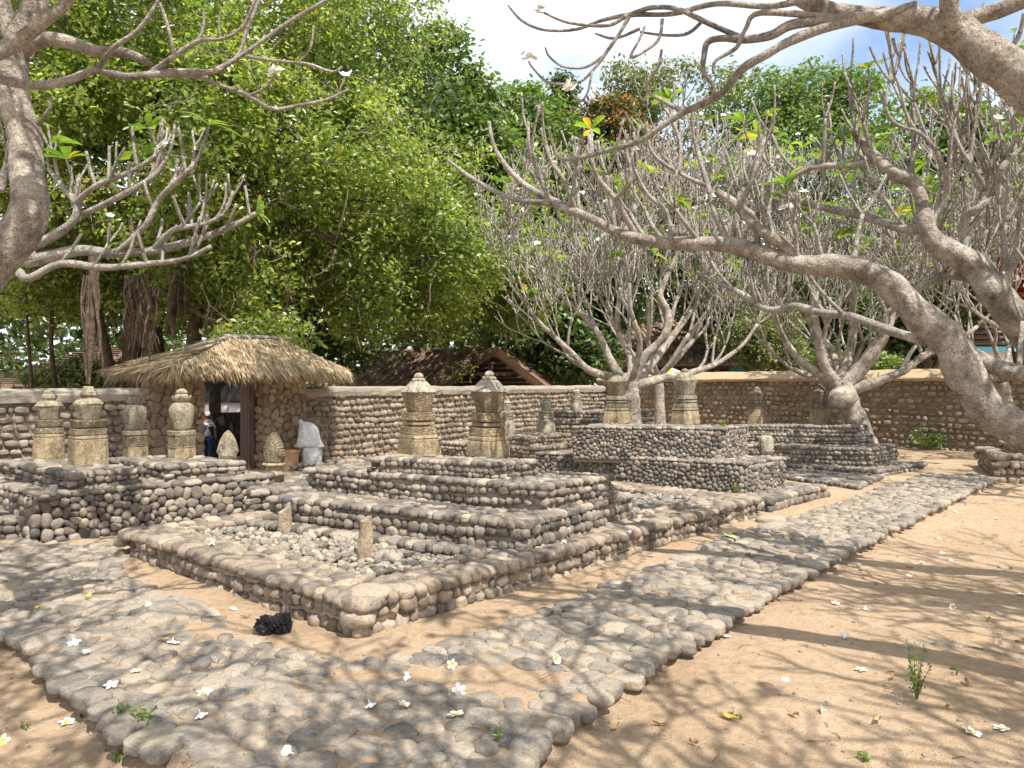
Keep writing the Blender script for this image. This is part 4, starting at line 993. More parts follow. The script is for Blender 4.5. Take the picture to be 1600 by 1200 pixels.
s2 = sack((sk.x - 0.02, sk.y - 0.02, 0.44), [(0, 0, .25, .1), (0, .02, .265, .14), (0, .1, .22, .16), (0, .24, .18, .15), (-.01, .36, .155, .12), (-.05, .43, .12, .08), (-.09, .47, .07, .05)], 'white plastic sack draped over the upright sack, its mouth folded', 5.0, 7)
MB().tube([(-0.13, 0, 0.42), (-0.155, -.01, 0.47), (-0.14, 0, 0.51)], [0.035, 0.045, 0.03], 8).build('folded_mouth', M['sack'], s2, world_coords=False, smooth=True)
pk = Pd(452, 724, 13.3); pot = empty('planter', (pk.x, pk.y, 0.07), label='terracotta coloured planter box beside the white sacks', cat='planter')
mb = MB(); q = section('sq', 0.17, 0.4); mb.add([(x * f, y * f, z) for f, z in ((0.9, 0), (1.0, 0.3), (1.08, 0.3), (1.08, 0.34), (0.92, 0.34), (0.9, 0.28)) for x, y in q], [(i * 8 + k, i * 8 + (k + 1) % 8, (i + 1) * 8 + (k + 1) % 8, (i + 1) * 8 + k) for i in range(5) for k in range(8)]).build('box', M['terracotta'], pot, world_coords=False)
MB().prism([(x * .9, y * .9) for x, y in q], 0.2, 0.29).build('soil', M['brown_mortar'], pot, world_coords=False)
gv = Stones()
for i in range(260):
    x, y = WLp(rr(-1.2, 0.9), rr(0.5, 1.9)); s = rr(0.025, 0.055); e = Matrix.Rotation(rr(0, 3), 3, 'Z'); gv.add((x, y, 0.08 + rr(0, 0.09)), np.array([list(e.col[0] * s * 1.3), list(e.col[1] * s), list(e.col[2] * s * 0.8)]), (0, 0, 1))
heap = empty('gravel_heap', W3(0, 1.2, 0.06), kind='stuff', label='dark loose gravel heaped before the gate wall', cat='gravel'); gv.emit(heap, 'dark_pebble', 'dark_pebble', 0, 'gravel')
bp = P(427, 988, 0.07)
bagr = empty('plastic_bag', (bp.x, bp.y, 0.068), label='crumpled shiny black plastic bag on the sand by the platform', cat='bag')
for bi, (bx, by, hx_, hy_, hz_) in enumerate(((-0.045, 0, .07, .06, .062), (0.045, 0.015, .066, .06, .07), (0.08, 0.01, .03, .028, .075))):
    bm = bmesh.new(); bmesh.ops.create_icosphere(bm, subdivisions=4, radius=1); off = Vector((bi * 9.1, 3, 7))
    for v in bm.verts:
        d = v.co.normalized(); q = d * 2.1 + off
        k = 1.2 - 0.75 * abs(mnoise.noise(q)) - 0.5 * abs(mnoise.noise(q * 2.1)) - 0.18 * abs(mnoise.noise(q * 4.4))
        v.co = Vector((bx + d.x * k * hx_, by + d.y * k * hy_, max(0.0, (d.z * k + 0.75) * hz_)))
    me = bpy.data.meshes.new('lobe'); bm.to_mesh(me); bm.free(); link(('body', 'lobe', 'knot')[bi], me, M['bag'], bagr, world_coords=False)
M['cup'] = mat_plain('clear_plastic', (0.75, 0.75, 0.75), (0.8, 0.8, 0.8), 5, 0.15, 0)
M['cup'].node_tree.nodes['Principled BSDF'].inputs['Transmission Weight'].default_value = 0.7
cpos = P(78, 772, zf1); cup = empty('plastic_cup', (cpos.x, cpos.y + 0.05, zf1 - 0.02), label='empty clear plastic cup on the edge of the broad tomb', cat='cup')
mb = MB(); n = 14; prof = [(0.028, 0.0), (0.038, 0.095), (0.041, 0.098), (0.036, 0.095), (0.026, 0.004)]
mb.add([(math.cos(math.tau * k / n) * r, math.sin(math.tau * k / n) * r, z) for r, z in prof for k in range(n)], [(i * n + k, i * n + (k + 1) % n, (i + 1) * n + (k + 1) % n, (i + 1) * n + k) for i in range(4) for k in range(n)] + [tuple(range(n - 1, -1, -1)), tuple(4 * n + k for k in range(n))]).build('body', M['cup'], cup, smooth=True, world_coords=False)

# person half hidden by the gate pillar
M['jeans'] = mat_plain('blue_trousers', (0.02, 0.045, 0.12), (0.04, 0.08, 0.2), 9, 0.85, 0.3, 60, 0.004)
def mat_shirt():
    m, nt, b = mat_nodes('patterned_shirt'); v = N(nt, 'ShaderNodeTexVoronoi'); v.inputs['Scale'].default_value = 9
    nt.links.new(world_pos(nt), v.inputs['Vector']); sx = N(nt, 'ShaderNodeSeparateColor'); nt.links.new(v.outputs['Color'], sx.inputs[0])
    r_ = nt.nodes.new('ShaderNodeValToRGB'); r_.color_ramp.interpolation = 'CONSTANT'; e = r_.color_ramp.elements
    for i, (p, c) in enumerate([(0, (0.7, 0.7, 0.72)), (0.4, (0.06, 0.08, 0.2)), (0.65, (0.35, 0.05, 0.07)), (0.8, (0.7, 0.7, 0.7))]):
        if i > 1: e.new(p)
        e[i].position = p; e[i].color = (*c, 1)
    nt.links.new(sx.outputs[0], r_.inputs['Fac']); nt.links.new(r_.outputs['Color'], b.inputs['Base Color']); b.inputs['Roughness'].default_value = 0.9; return m
M['shirt'] = mat_shirt()
M['skin'] = mat_plain('skin', (0.22, 0.12, 0.075), (0.28, 0.16, 0.1), 6, 0.55, 0.1, 50)
M['hair'] = mat_plain('cap_cloth', (0.6, 0.6, 0.62), (0.72, 0.72, 0.74), 9, 0.8, 0.2, 40)
M['shoe'] = mat_plain('shoe', (0.3, 0.3, 0.3), (0.5, 0.5, 0.5), 9, 0.7, 0.1, 40)
def skinned(name, verts, edges, radii, mat, parent, sub=2, root=0):
    me = bpy.data.meshes.new(name); me.from_pydata(verts, edges, []); me.update(); o = link(name, me, mat, parent, world_coords=False)
    md = o.modifiers.new('skin', 'SKIN'); md.use_smooth_shade = True
    for i, r_ in enumerate(radii): sv = me.skin_vertices[0].data[i]; sv.radius = (r_, r_) if not isinstance(r_, tuple) else r_; sv.use_root = (i == root)
    ss = o.modifiers.new('sub', 'SUBSURF'); ss.levels = sub; ss.render_levels = sub; return o
pp = Pd(323, 0, 14.3); person = empty('person', (pp.x, pp.y, ghs(pp.x, pp.y)), label='person in patterned shirt, white cap and blue trousers standing in the gateway', cat='person')
person.rotation_euler = (0, 0, 0.5); person.scale = (0.62, 0.62, 0.56)
Vb = [(0, 0, .92), (0, 0, 1.08), (0, .01, 1.28), (0, .01, 1.42), (0, 0, 1.49), (0, -.01, 1.6), (0, -.01, 1.7),
      (.17, .01, 1.39), (.24, 0, 1.12), (.25, -.06, .88), (.25, -.08, .78), (-.17, .01, 1.39), (-.24, 0, 1.12), (-.25, -.06, .88), (-.25, -.08, .78),
      (.09, 0, .86), (.1, -.01, .48), (.1, .02, .08), (-.09, 0, .86), (-.1, -.01, .48), (-.1, .02, .08)]
Eb = [(0, 1), (1, 2), (2, 3), (3, 4), (4, 5), (5, 6), (3, 7), (7, 8), (8, 9), (9, 10), (3, 11), (11, 12), (12, 13), (13, 14), (0, 15), (15, 16), (16, 17), (0, 18), (18, 19), (19, 20)]
Rb = [.13, .125, .14, .11, .055, .085, .08, .06, .045, .035, .04, .06, .045, .035, .04, .085, .06, .045, .085, .06, .045]
skinned('body', Vb, Eb, Rb, M['skin'], person)
skinned('shirt', [(0, 0, .86), (0, 0, 1.08), (0, .01, 1.28), (0, .01, 1.41), (.17, .01, 1.39), (.235, 0, 1.16), (-.17, .01, 1.39), (-.235, 0, 1.16)], [(0, 1), (1, 2), (2, 3), (3, 4), (4, 5), (3, 6), (6, 7)], [.155, .15, .162, .125, .078, .066, .078, .066], M['shirt'], person)
skinned('trousers', [(0, 0, .92), (.09, 0, .84), (.1, -.01, .48), (.1, .02, .06), (-.09, 0, .84), (-.1, -.01, .48), (-.1, .02, .06)], [(0, 1), (1, 2), (2, 3), (0, 4), (4, 5), (5, 6)], [.145, .1, .078, .066, .1, .078, .066], M['jeans'], person)
skinned('cap', [(0, -.01, 1.68), (0, -.01, 1.76), (0, -.12, 1.68)], [(0, 1), (0, 2)], [.1, .07, (.08, .02)], M['hair'], person)
for sx in (-.1, .1): skinned('shoe', [(sx, .04, .04), (sx, -.12, .035)], [(0, 1)], [.05, .042], M['shoe'], person, 1)

# ------------------------------------------------------------------ foliage helpers
def leaves_mesh(name, cen, size, nrm_bias, mat, parent, aspect=0.5, jitter=0.3, fold=0.25, kind=None, out_dir=None):
    """one folded leaf (4 triangles) at every row of cen"""
    n = len(cen)
    nv = rng.normal(0, 1, (n, 3)); nv /= np.linalg.norm(nv, axis=1, keepdims=True)
    nv = nv * jitter * 2 + np.array(nrm_bias) + (out_dir if out_dir is not None else 0); nv /= np.linalg.norm(nv, axis=1, keepdims=True)
    t = np.cross(nv, rng.normal(0, 1, (n, 3))); t /= np.linalg.norm(t, axis=1, keepdims=True); s = np.cross(nv, t)
    L_ = (size * rng.uniform(0.65, 1.3, (n, 1))); w = L_ * aspect * 0.5
    base = cen - t * L_ * 0.5; tip = cen + t * L_ * 0.5 - nv * L_ * 0.12
    lft = cen + s * w + nv * w * fold; rgt = cen - s * w + nv * w * fold
    v = np.stack([base, lft, tip, rgt], 1).reshape(-1, 3); i = np.arange(n) * 4
    return link(name, mesh_np(name, v, np.concatenate([np.stack([i, i + 2, i + 1], 1), np.stack([i, i + 3, i + 2], 1)])), M[mat], parent, kind=kind)
def crown_points(lobes, n_clump, per, spread, gap=0.42, gapscale=0.9, seed=0, back=0.3, inner=0.25):
    """clump centres spread over lobes (ellipsoid shells), leaves around the clumps"""
    vol = np.array([l[1][0] * l[1][2] + l[1][0] * l[1][1] for l in lobes]); vol = vol / vol.sum()
    C = []; O = []
    for (c, r), f in zip(lobes, vol):
        m = int(n_clump * f * 2.2); d = rng.normal(0, 1, (m, 3)); d /= np.linalg.norm(d, axis=1, keepdims=True)
        keep = (d[:, 1] < 0.25) | (rng.random(m) < back); d = d[keep]
        rad = np.where(rng.random((len(d), 1)) < inner, rng.uniform(0.35, 0.85, (len(d), 1)), rng.uniform(0.85, 1.08, (len(d), 1)))
        p = np.array(c) + d * rad * np.array(r)
        nz = vnoise(p[:, 0] * gapscale + p[:, 1] * 0.37, p[:, 2] * gapscale + p[:, 1] * 0.5, seed + 31)
        k = nz > gap * rng.uniform(0.6, 1.2, len(p)); C.append(p[k]); O.append(d[k])
    C = np.concatenate(C); O = np.concatenate(O)
    k = per; cen = np.repeat(C, k, 0) + rng.normal(0, spread, (len(C) * k, 3)) * np.array([1, 1, 0.65]); return cen, np.repeat(O + rng.normal(0, 0.75, O.shape), k, 0), C
def lobe(px, py, d, rx, ry, rd=None):
    c = Pd(px, py, d); s = d / F_PX; return ((c.x, c.y, c.z), (rx * s, (rd if rd else 0.5 * (rx + ry)) * s, ry * s))
def tree(name, lab, base, lobes, n_clump, per, leaf, mat, spread=0.28, bark='dark_bark', trunk_r=0.22, seed=0, group=None, gap=0.42, aspect=0.5, cat='tree', inner=0.25, limbs=True, gapscale=0.9):
    root = empty(name, base, label=lab, cat=cat, group=group); b = Vector(base)
    cen, out, C = crown_points(lobes, n_clump, per, spread, gap, gapscale, seed, inner=inner)
    leaves_mesh('crown', cen, leaf, (0, -0.15, 0.75), mat, root, aspect=aspect, jitter=0.55, out_dir=out * 0.5)
    mb = MB(); top = Vector(np.mean([l[0] for l in lobes], 0)); fork = b + (Vector((top.x, top.y, b.z + (top.z - b.z) * 0.55)) - b)
    pts = [b + (fork - b) * t + Vector((math.sin(t * 5 + seed) * 0.15, math.cos(t * 4 + seed) * 0.12, 0)) for t in (0, .25, .5, .75, 1)]
    mb.tube(pts, [trunk_r * 1.3, trunk_r, trunk_r * .9, trunk_r * .82, trunk_r * .7], 9)
    mb.build('trunk', M[bark], root, smooth=True)
    if limbs:
        lm = MB()
        for c, r in lobes:
            e = Vector(c); s = pts[random.choice((2, 3, 4))]; m = (s + e) / 2 + Vector((rr(-.3, .3), rr(-.3, .3), 0.1 * (e - s).length))
            lm.tube(catmull([tuple(s), tuple(m), tuple(e)], 4), list(np.linspace(trunk_r * .5, trunk_r * .12, 9)), 6)
            for q in range(3):
                d = Vector((rr(-1, 1) * r[0], rr(-1, .3) * r[1], rr(-.6, .9) * r[2])); lm.tube([e, e + d * 0.5 + Vector((0, 0, .1)), e + d * 0.95], [trunk_r * .13, trunk_r * .09, trunk_r * .04], 5)
        lm.build('limbs', M[bark], root, smooth=True)
    return root

# ------------------------------------------------------------------ great fig tree behind the gate
fig_lobes = [lobe(*a) for a in ((40, 60, 17, 190, 160), (240, 40, 16.5, 200, 160), (440, 60, 17.5, 190, 160), (575, 110, 19.5, 150, 140), (610, 40, 21, 90, 90),
    (130, 230, 15.8, 180, 120), (330, 220, 15.4, 190, 130), (510, 270, 16.5, 170, 130), (640, 260, 19.5, 120, 130), (690, 330, 21, 115, 110),
    (650, 400, 18.5, 130, 100), (480, 410, 16.5, 150, 95), (340, 370, 16.5, 150, 80), (770, 400, 21.5, 85, 100), (555, 475, 17.2, 120, 55), (440, 535, 14.6, 85, 36),
    (745, 465, 21.5, 95, 65), (810, 440, 22.5, 50, 80), (30, 320, 17, 140, 90), (250, 430, 20, 190, 80), (60, 430, 20, 120, 65), (835, 380, 23, 35, 90), (722, 560, 19.5, 20, 40), (500, 545, 16, 55, 28), (640, 500, 19, 60, 30))]
over = [((-4.4, 7.6, 7.8), (2.4, 1.8, 1.3)), ((-6.8, 8.6, 8.2), (2.2, 2.0, 1.4)), ((-2.6, 9.6, 8.9), (1.8, 1.6, 1.2)), ((-7.6, 6.0, 7.4), (1.8, 1.6, 1.2))]  # unseen crown lobes above the view, added to dapple wall and broad tomb
fb = Pd(250, 0, 20.5)
fig = empty('fig_tree', (fb.x, fb.y, 0), label='huge spreading banyan fig with hanging aerial roots, towering over the thatched gate', cat='tree')
cen, out, FC = crown_points(fig_lobes + over, 7600, 28, 0.22, gap=0.52, gapscale=0.95, seed=3, inner=0.25)
leaves_mesh('crown', cen, 0.135, (0.1, -0.2, 0.75), 'fig_leaf', fig, aspect=0.52, jitter=0.55, out_dir=out * 0.45)
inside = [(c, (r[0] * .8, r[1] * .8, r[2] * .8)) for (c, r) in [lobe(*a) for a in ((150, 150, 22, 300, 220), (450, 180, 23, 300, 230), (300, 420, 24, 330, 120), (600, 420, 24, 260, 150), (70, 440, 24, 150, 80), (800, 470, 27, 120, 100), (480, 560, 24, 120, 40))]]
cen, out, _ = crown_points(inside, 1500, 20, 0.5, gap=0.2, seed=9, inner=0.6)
leaves_mesh('inner_foliage', cen, 0.3, (0, -0.2, 0.7), 'dark_leaf', fig, aspect=0.55, jitter=0.8)  # back layers in a darker leaf colour, standing in for inner crown shade
tr = MB()
for px, w, top in ((210, 0.5, (330, 250)), (255, 0.6, (240, 150)), (300, 0.4, (420, 250)), (190, 0.32, (60, 260)), (335, 0.3, (560, 330)), (100, 0.14, (90, 400)), (60, 0.1, (40, 420))):
    a = Pd(px, 650, 20.5 + rr(-.8, .8)); a.z = 0; e = Pd(top[0], top[1], 18.5 + rr(-1, 1)); m = a.lerp(e, 0.5); m.x = a.x + (e.x - a.x) * 0.2; m.z = a.z + (e.z - a.z) * 0.55
    tr.tube(catmull([tuple(a), tuple(m), tuple(e)], 6), list(np.linspace(w * .6, w * .22, 13)), 9)
tr.build('trunk', M['dark_bark'], fig, smooth=True)
lb = MB()
for pts in (((330, 300, 18), (400, 285, 16.5), (450, 250, 16), (475, 180, 15.8), (520, 130, 15.6)), ((360, 300, 16.2), (480, 308, 15.6), (600, 315, 15.4)), ((300, 200, 17), (420, 190, 15.8), (520, 120, 15.4)),
            ((440, 350, 16), (540, 370, 15.4), (640, 330, 15.6)), ((250, 450, 17), (330, 500, 15.2), (430, 520, 14.4)), ((500, 420, 16.5), (560, 330, 15.5), (640, 250, 16.5)), ((200, 120, 16.5), (280, 160, 15.2), (330, 170, 15)), 
            ((380, 180, 16), (400, 120, 15.4), (460, 80, 15.2)), ((640, 420, 17.2), (700, 380, 17.2), (760, 330, 18))):
    q = catmull([tuple(Pd(*p)) for p in pts], 5); MB().tube(q, list(np.linspace(0.075, 0.015, len(q))), 6).build('limb', M['dark_bark'], fig, smooth=True)
for i in range(900):                                                     # bare brown twigs through the foliage
    c = Vector(FC[rng.integers(len(FC))]); p = [c]; d = Vector((rr(-1, 1), rr(-1, .2), rr(-.5, .6))).normalized()
    for k in range(4): d = (d + Vector((rr(-.4, .4), rr(-.4, .4), rr(-.4, .3)))).normalized(); p.append(p[-1] + d * 0.32)
    lb.tube(p, [0.02, 0.016, 0.012, 0.009, 0.005], 4, cap=False)
lb.build('twigs', M['fig_twig'], fig, smooth=True, kind='stuff')
ar = MB()
def aroot(px, y0, y1, d, w, n, sp):
    for i in range(n):
        x = px + rr(-sp, sp); dd = d + rr(-.35, .35); pts = []
        yy1 = y1 + rr(-60, 0) * (n > 3)
        for k in range(8): t = k / 7; pts.append(tuple(Pd(x + 5 * math.sin(t * 5 + i) + rr(-1.5, 1.5), y0 + (yy1 - y0) * t, dd)))
        rw = w * rr(0.5, 1.2); ar.tube(pts, [rw, rw * .9, rw * 1.1, rw, rw * .85, rw * .8, rw * .6, rw * .25], 5, cap=False)
aroot(142, 400, 600, 14.5, 0.07, 2, 4); aroot(150, 410, 598, 14.5, 0.03, 5, 9); aroot(136, 430, 560, 14.4, 0.02, 4, 6)
aroot(215, 430, 550, 15.5, 0.02, 26, 18); aroot(235, 450, 560, 15, 0.03, 10, 12); aroot(270, 430, 550, 15.6, 0.05, 4, 6); aroot(285, 330, 540, 16, 0.02, 14, 10)
aroot(236, 520, 620, 11.8, 0.014, 4, 3); aroot(212, 480, 600, 11.9, 0.006, 3, 3); aroot(398, 390, 440, 14.6, 0.02, 5, 4); aroot(450, 430, 510, 15.2, 0.03, 4, 5); aroot(548, 430, 520, 16.5, 0.04, 3, 4); aroot(520, 390, 440, 15, 0.018, 4, 5); aroot(330, 400, 440, 15, 0.015, 6, 6); aroot(40, 560, 600, 14, 0.008, 4, 20)
aroot(335, 470, 560, 12.6, 0.008, 4, 15); aroot(480, 520, 590, 13.4, 0.008, 3, 10)
ar.build('aerial_roots', M['aerial_root'], fig, smooth=True, kind='stuff')

# ------------------------------------------------------------------ trees beyond the walls
GB = 'trees growing beyond the boundary walls'
def gb(px, d): p = Pd(px, 0, d); return (p.x, p.y, 0)
tree('tall_tree', 'tall leafy tree rising behind the slope of the fig crown', gb(720, 29), [lobe(*a) for a in ((690, 120, 28, 60, 70), (725, 190, 28, 70, 80), (760, 270, 29, 70, 90), (700, 250, 28, 90, 100))], 900, 20, 0.28, 'mid_leaf', seed=1, group=GB)
tree('tall_tree', 'bright green round topped tree beside a narrow columnar tree', gb(815, 33), [lobe(*a) for a in ((800, 190, 32, 62, 50), (840, 200, 32, 55, 60), (790, 270, 32, 70, 90), (850, 300, 33, 65, 100), (820, 420, 33, 90, 110))], 1100, 20, 0.3, 'mid_leaf', seed=2, group=GB)
tree('columnar_tree', 'narrow columnar tree with drooping dark foliage against the clouds', gb(881, 36), [lobe(*a) for a in ((879, 138, 36, 15, 18), (880, 165, 36, 18, 25), (881, 200, 36, 20, 30), (882, 250, 36, 24, 50), (882, 340, 36, 28, 70))], 420, 20, 0.26, 'dark_leaf', seed=3, spread=0.22, group=GB, gap=0.25)
tree('flowering_tree', 'dark tree with orange tinged top beside the columnar tree', gb(960, 34), [lobe(*a) for a in ((890, 205, 35, 22, 22), (950, 205, 34, 45, 45), (975, 260, 34, 60, 60), (930, 290, 34, 60, 70), (1000, 350, 34, 90, 90))], 800, 20, 0.28, 'orange_leaf', seed=4, group=GB)
tree('feathery_tree', 'sparse airy tree with small grey green leaves against the sky', gb(1010, 38), [lobe(*a) for a in ((975, 140, 38, 30, 40), (1010, 170, 38, 50, 50), (1060, 150, 38, 55, 45), (1110, 140, 38, 50, 40), (1060, 220, 38, 80, 60))], 620, 16, 0.24, 'pale_leaf', seed=5, spread=0.35, gap=0.5, group=GB)
tree('feathery_tree', 'pale loose crowned tree showing over the frangipani twigs', gb(1250, 36), [lobe(*a) for a in ((1180, 170, 36, 70, 50), (1260, 170, 36, 70, 60), (1330, 180, 36, 60, 60), (1250, 270, 36, 150, 80))], 900, 18, 0.26, 'mid_leaf', seed=6, spread=0.35, gap=0.46, group=GB)
tree('broad_tree', 'broad green tree behind the dense frangipani twigs by the houses', gb(1500, 30), [lobe(*a) for a in ((1440, 220, 30, 80, 70), (1540, 260, 30, 90, 80), (1600, 330, 29, 80, 80), (1490, 350, 30, 110, 80))], 900, 20, 0.28, 'mid_leaf', seed=7, group=GB)
tree('dark_tree', 'dark shady tree standing behind the wall corner', gb(905, 29), [lobe(*a) for a in ((890, 450, 28.5, 80, 80), (950, 420, 29, 80, 90), (900, 540, 28, 60, 55), (850, 540, 28, 40, 60))], 1000, 20, 0.26, 'dark_leaf', seed=8, group=GB)
tree('dark_tree', 'dark evergreen tree between the open hall and the houses', gb(1255, 30), [lobe(*a) for a in ((1240, 450, 29, 80, 90), (1260, 540, 28, 55, 50), (1340, 440, 29, 90, 80), (1380, 520, 28, 60, 60), (1130, 440, 30, 90, 80))], 1300, 20, 0.26, 'dark_leaf', seed=9, group=GB)
tree('pale_bush', 'pale yellow green bushy tree beside the open hall', gb(1180, 25), [lobe(*a) for a in ((1170, 520, 25, 42, 36), (1205, 545, 25, 45, 40), (1150, 490, 25, 32, 26), (1220, 500, 25, 25, 24), (1210, 580, 25, 40, 30))], 520, 24, 0.15, 'pale_leaf', seed=10, spread=0.2, trunk_r=0.09, group=GB, aspect=0.35)
tree('dark_tree', 'dark tree with drooping green boughs over the house roofs', gb(1440, 27), [lobe(*a) for a in ((1430, 470, 27, 80, 60), (1500, 440, 26, 70, 60), (1560, 420, 26, 60, 60), (1300, 500, 27, 55, 60))], 900, 20, 0.25, 'dark_leaf', seed=11, group=GB)
tree('red_leaf_tree', 'tree with dark red leaves at the house wall', gb(1585, 23), [lobe(*a) for a in ((1580, 440, 23, 26, 30), (1600, 475, 23, 26, 30), (1600, 410, 23, 25, 24))], 160, 20, 0.2, 'red_leaf', seed=12, trunk_r=0.12, group=GB)
tree('garden_bush', 'sunlit green bush showing over the wall beside the aerial roots', gb(95, 24), [lobe(*a) for a in ((20, 590, 24, 45, 26), (85, 592, 24, 40, 22), (135, 588, 24, 30, 24), (190, 590, 24, 30, 22), (10, 560, 25, 25, 22))], 420, 22, 0.17, 'pale_leaf', seed=13, spread=0.2, trunk_r=0.05, group=GB)
tree('garden_bush', 'small bright bush behind the third tomb wall', gb(1320, 23), [lobe(*a) for a in ((1282, 572, 23, 14, 16), (1380, 570, 24, 22, 14), (1302, 562, 23, 10, 16))], 120, 20, 0.13, 'weed_leaf', seed=14, spread=0.15, trunk_r=0.03, group=GB)
far = empty('far_trees', (0, 48, 0), kind='stuff', label='distant band of trees closing the view all round', cat='trees')
fl = []
for i in range(46):
    a = -1.15 + 2.3 * i / 45; d = 50 + rr(-4, 8); fl.append(((math.sin(a) * d, math.cos(a) * d, rr(2.5, 4.5)), (4.2, 3.0, rr(3.5, 6))))
cen, out, _ = crown_points(fl, 2600, 14, 0.7, gap=0.15, seed=17, inner=0.2)
leaves_mesh('crown', cen, 0.55, (0, -0.2, 0.7), 'dark_leaf', far, aspect=0.6, jitter=0.6, kind='stuff')

# ------------------------------------------------------------------ frangipani trees
class Plumeria:
    def __init__(s, name, lab, base, group='bare frangipani trees'):
        s.root = empty(name, base, label=lab, cat='tree', group=group); s.trunk = MB(); s.tw = MB(); s.tips = []; s.rmin = 0.009; s.wk = 1.0
    def limb(s, pts, r0=None, world=False, n=9, sub=None, into=None):
        """pts: (px,py,dist,width_px) or world (x,y,z,r)"""
        if world: a = [tuple(p) for p in pts]
        else: a = [(*Pd(p[0], p[1], p[2]), p[3] * s.wk * 0.5 / F_PX * p[2]) for p in pts]
        sub = sub or (10 if into is None else 5); n = int(n * 1.7) if into is None else n
        q = catmull(a, sub); m = len(q)
        w = [max(0.004, r * (1 + 0.13 * mnoise.noise(Vector((x * 6, y * 6, z * 6))) + 0.05 * mnoise.noise(Vector((x * 17, y * 17, z * 17))))) for x, y, z, r in q]
        (into or s.trunk).tube([p[:3] for p in q], w, n, rough=0.055 if into is None else 0.04); return q
    def grow(s, p, d, r, L_, lev, up=0.35, spread=0.62, tw=None):
        p = Vector(p); d = Vector(d).normalized(); pts = [p]; rad = [r]; k = 3 if lev else 4
        side = Vector((rr(-1, 1), rr(-1, 1), rr(-.3, .3)))
        for i in range(k):
            d = (d + Vector((0, 0, up * (0.9 if lev else 1.0) / k * 2.0)) + side * 0.10 + Vector((rr(-.13, .13), rr(-.13, .13), rr(-.08, .08)))).normalized()
            pts.append(pts[-1] + d * L_ / k); rad.append(max(s.rmin, r * (1 - 0.22 * (i + 1) / k)))
        if lev == 0: rad[-1] *= 1.08; rad[-2] *= 1.05
        q = catmull([(*a, b) for a, b in zip(pts, rad)], 2); s.tw.tube([a[:3] for a in q], [a[3] for a in q], 6 if r > 0.02 else 5)
        if lev == 0: s.tips.append((pts[-1], d)); return
        nb = 3 if random.random() < 0.42 else 2; az = rr(0, math.tau)
        for b in range(nb):
            o = d.orthogonal().normalized(); o = Matrix.Rotation(az + b * math.tau / nb + rr(-.3, .3), 3, d) @ o
            s.grow(pts[-1], d * math.cos(spread) + o * math.sin(spread * rr(.7, 1.15)), max(s.rmin * 1.15, rad[-1] * rr(0.64, 0.8)), L_ * rr(0.68, 0.98), lev - 1, up, spread)
    def along(s, q, n, L_, lev, r=0.02, t0=0.2, t1=1.0, up=0.5, side=0.8):
        for i in range(n):
            k = int((t0 + (t1 - t0) * (i + rr(0, 1)) / n) * (len(q) - 1)); k = min(k, len(q) - 2); p = Vector(q[k][:3]); ax = (Vector(q[k + 1][:3]) - p).normalized()
            s.grow(p, Vector((rr(-1, 1) * side, rr(-1, 1) * side, rr(.5, 1.1))) + ax * 0.5, min(r, q[k][3] * 0.75), L_ * rr(.75, 1.2), lev, up)
    def finish(s, leaf_frac=0.07, flower_frac=0.08, leaf=0.22):
        s.trunk.build('trunk', M['plumeria_bark'], s.root, smooth=True)
        if s.tw.v: s.tw.build('branches', M['plumeria_twig'], s.root, smooth=True)
        V = []; Fs = []; o = 0; fv = []; ff = []; fo = 0
        for p, d in s.tips:
            u = random.random(); a = d.orthogonal().normalized(); b = d.cross(a)
            if u < leaf_frac:
                for k in range(random.randint(3, 8)):
                    an = k * 2.4 + rr(-.3, .3); h = (a * math.cos(an) + b * math.sin(an)); L_ = leaf * rr(.6, 1.25); w = L_ * 0.16
                    ld = (h * rr(.7, 1.1) + d * rr(.3, .9)).normalized(); sd = ld.cross(h.cross(ld)).normalized(); sd = ld.cross(d).normalized(); q0 = Vector(p)
                    row = []
                    for t, ww in ((0.05, .15), (.35, .85), (.65, 1.0), (.88, .6), (1.0, .02)):
                        c = q0 + ld * L_ * t - UP * (L_ * 0.35 * t * t); nn = sd.cross(ld) * (w * 0.3 * ww); row += [c - sd * w * ww + nn, c, c + sd * w * ww + nn]
                    V += row
                    for r_ in range(4):
                        i = o + r_ * 3; Fs += [(i, i + 1, i + 4, i + 3), (i + 1, i + 2, i + 5, i + 4)]
                    o += 15
            elif u < leaf_frac + flower_frac:
                for k in range(random.randint(2, 6)):
                    c = Vector(p) + d * 0.012 + Vector((rr(-.024, .024), rr(-.024, .024), rr(-.005, .02))); e = Vector((rr(-.6, .6), rr(-.8, .2), rr(.2, 1))).normalized(); x = e.orthogonal().normalized(); y = e.cross(x)
                    for j in range(5):
                        t0_ = j * math.tau / 5; h = x * math.cos(t0_) + y * math.sin(t0_); g = x * math.cos(t0_ + 1.57) + y * math.sin(t0_ + 1.57)
                        fv += [c, c + h * .02 + g * .014 + e * .008, c + h * .038 + e * .012, c + h * .02 - g * .014 + e * .008]; ff.append((fo, fo + 1, fo + 2, fo + 3)); fo += 4
        if V: mb = MB(); mb.v = [tuple(v) for v in V]; mb.f = Fs; mb.build('leaves', M['plumeria_leaf'], s.root)
        if fv: mb = MB(); mb.v = [tuple(v) for v in fv]; mb.f = ff; mb.build('blossoms', M['petal'], s.root)
        return s.root
M['petal'] = mat_plain('petal', (0.78, 0.76, 0.7), (0.84, 0.83, 0.8), 20, 0.6, 0)
M['petal_yellow'] = mat_plain('petal_yellow', (0.8, 0.55, 0.08), (0.82, 0.62, 0.15), 20, 0.6, 0)

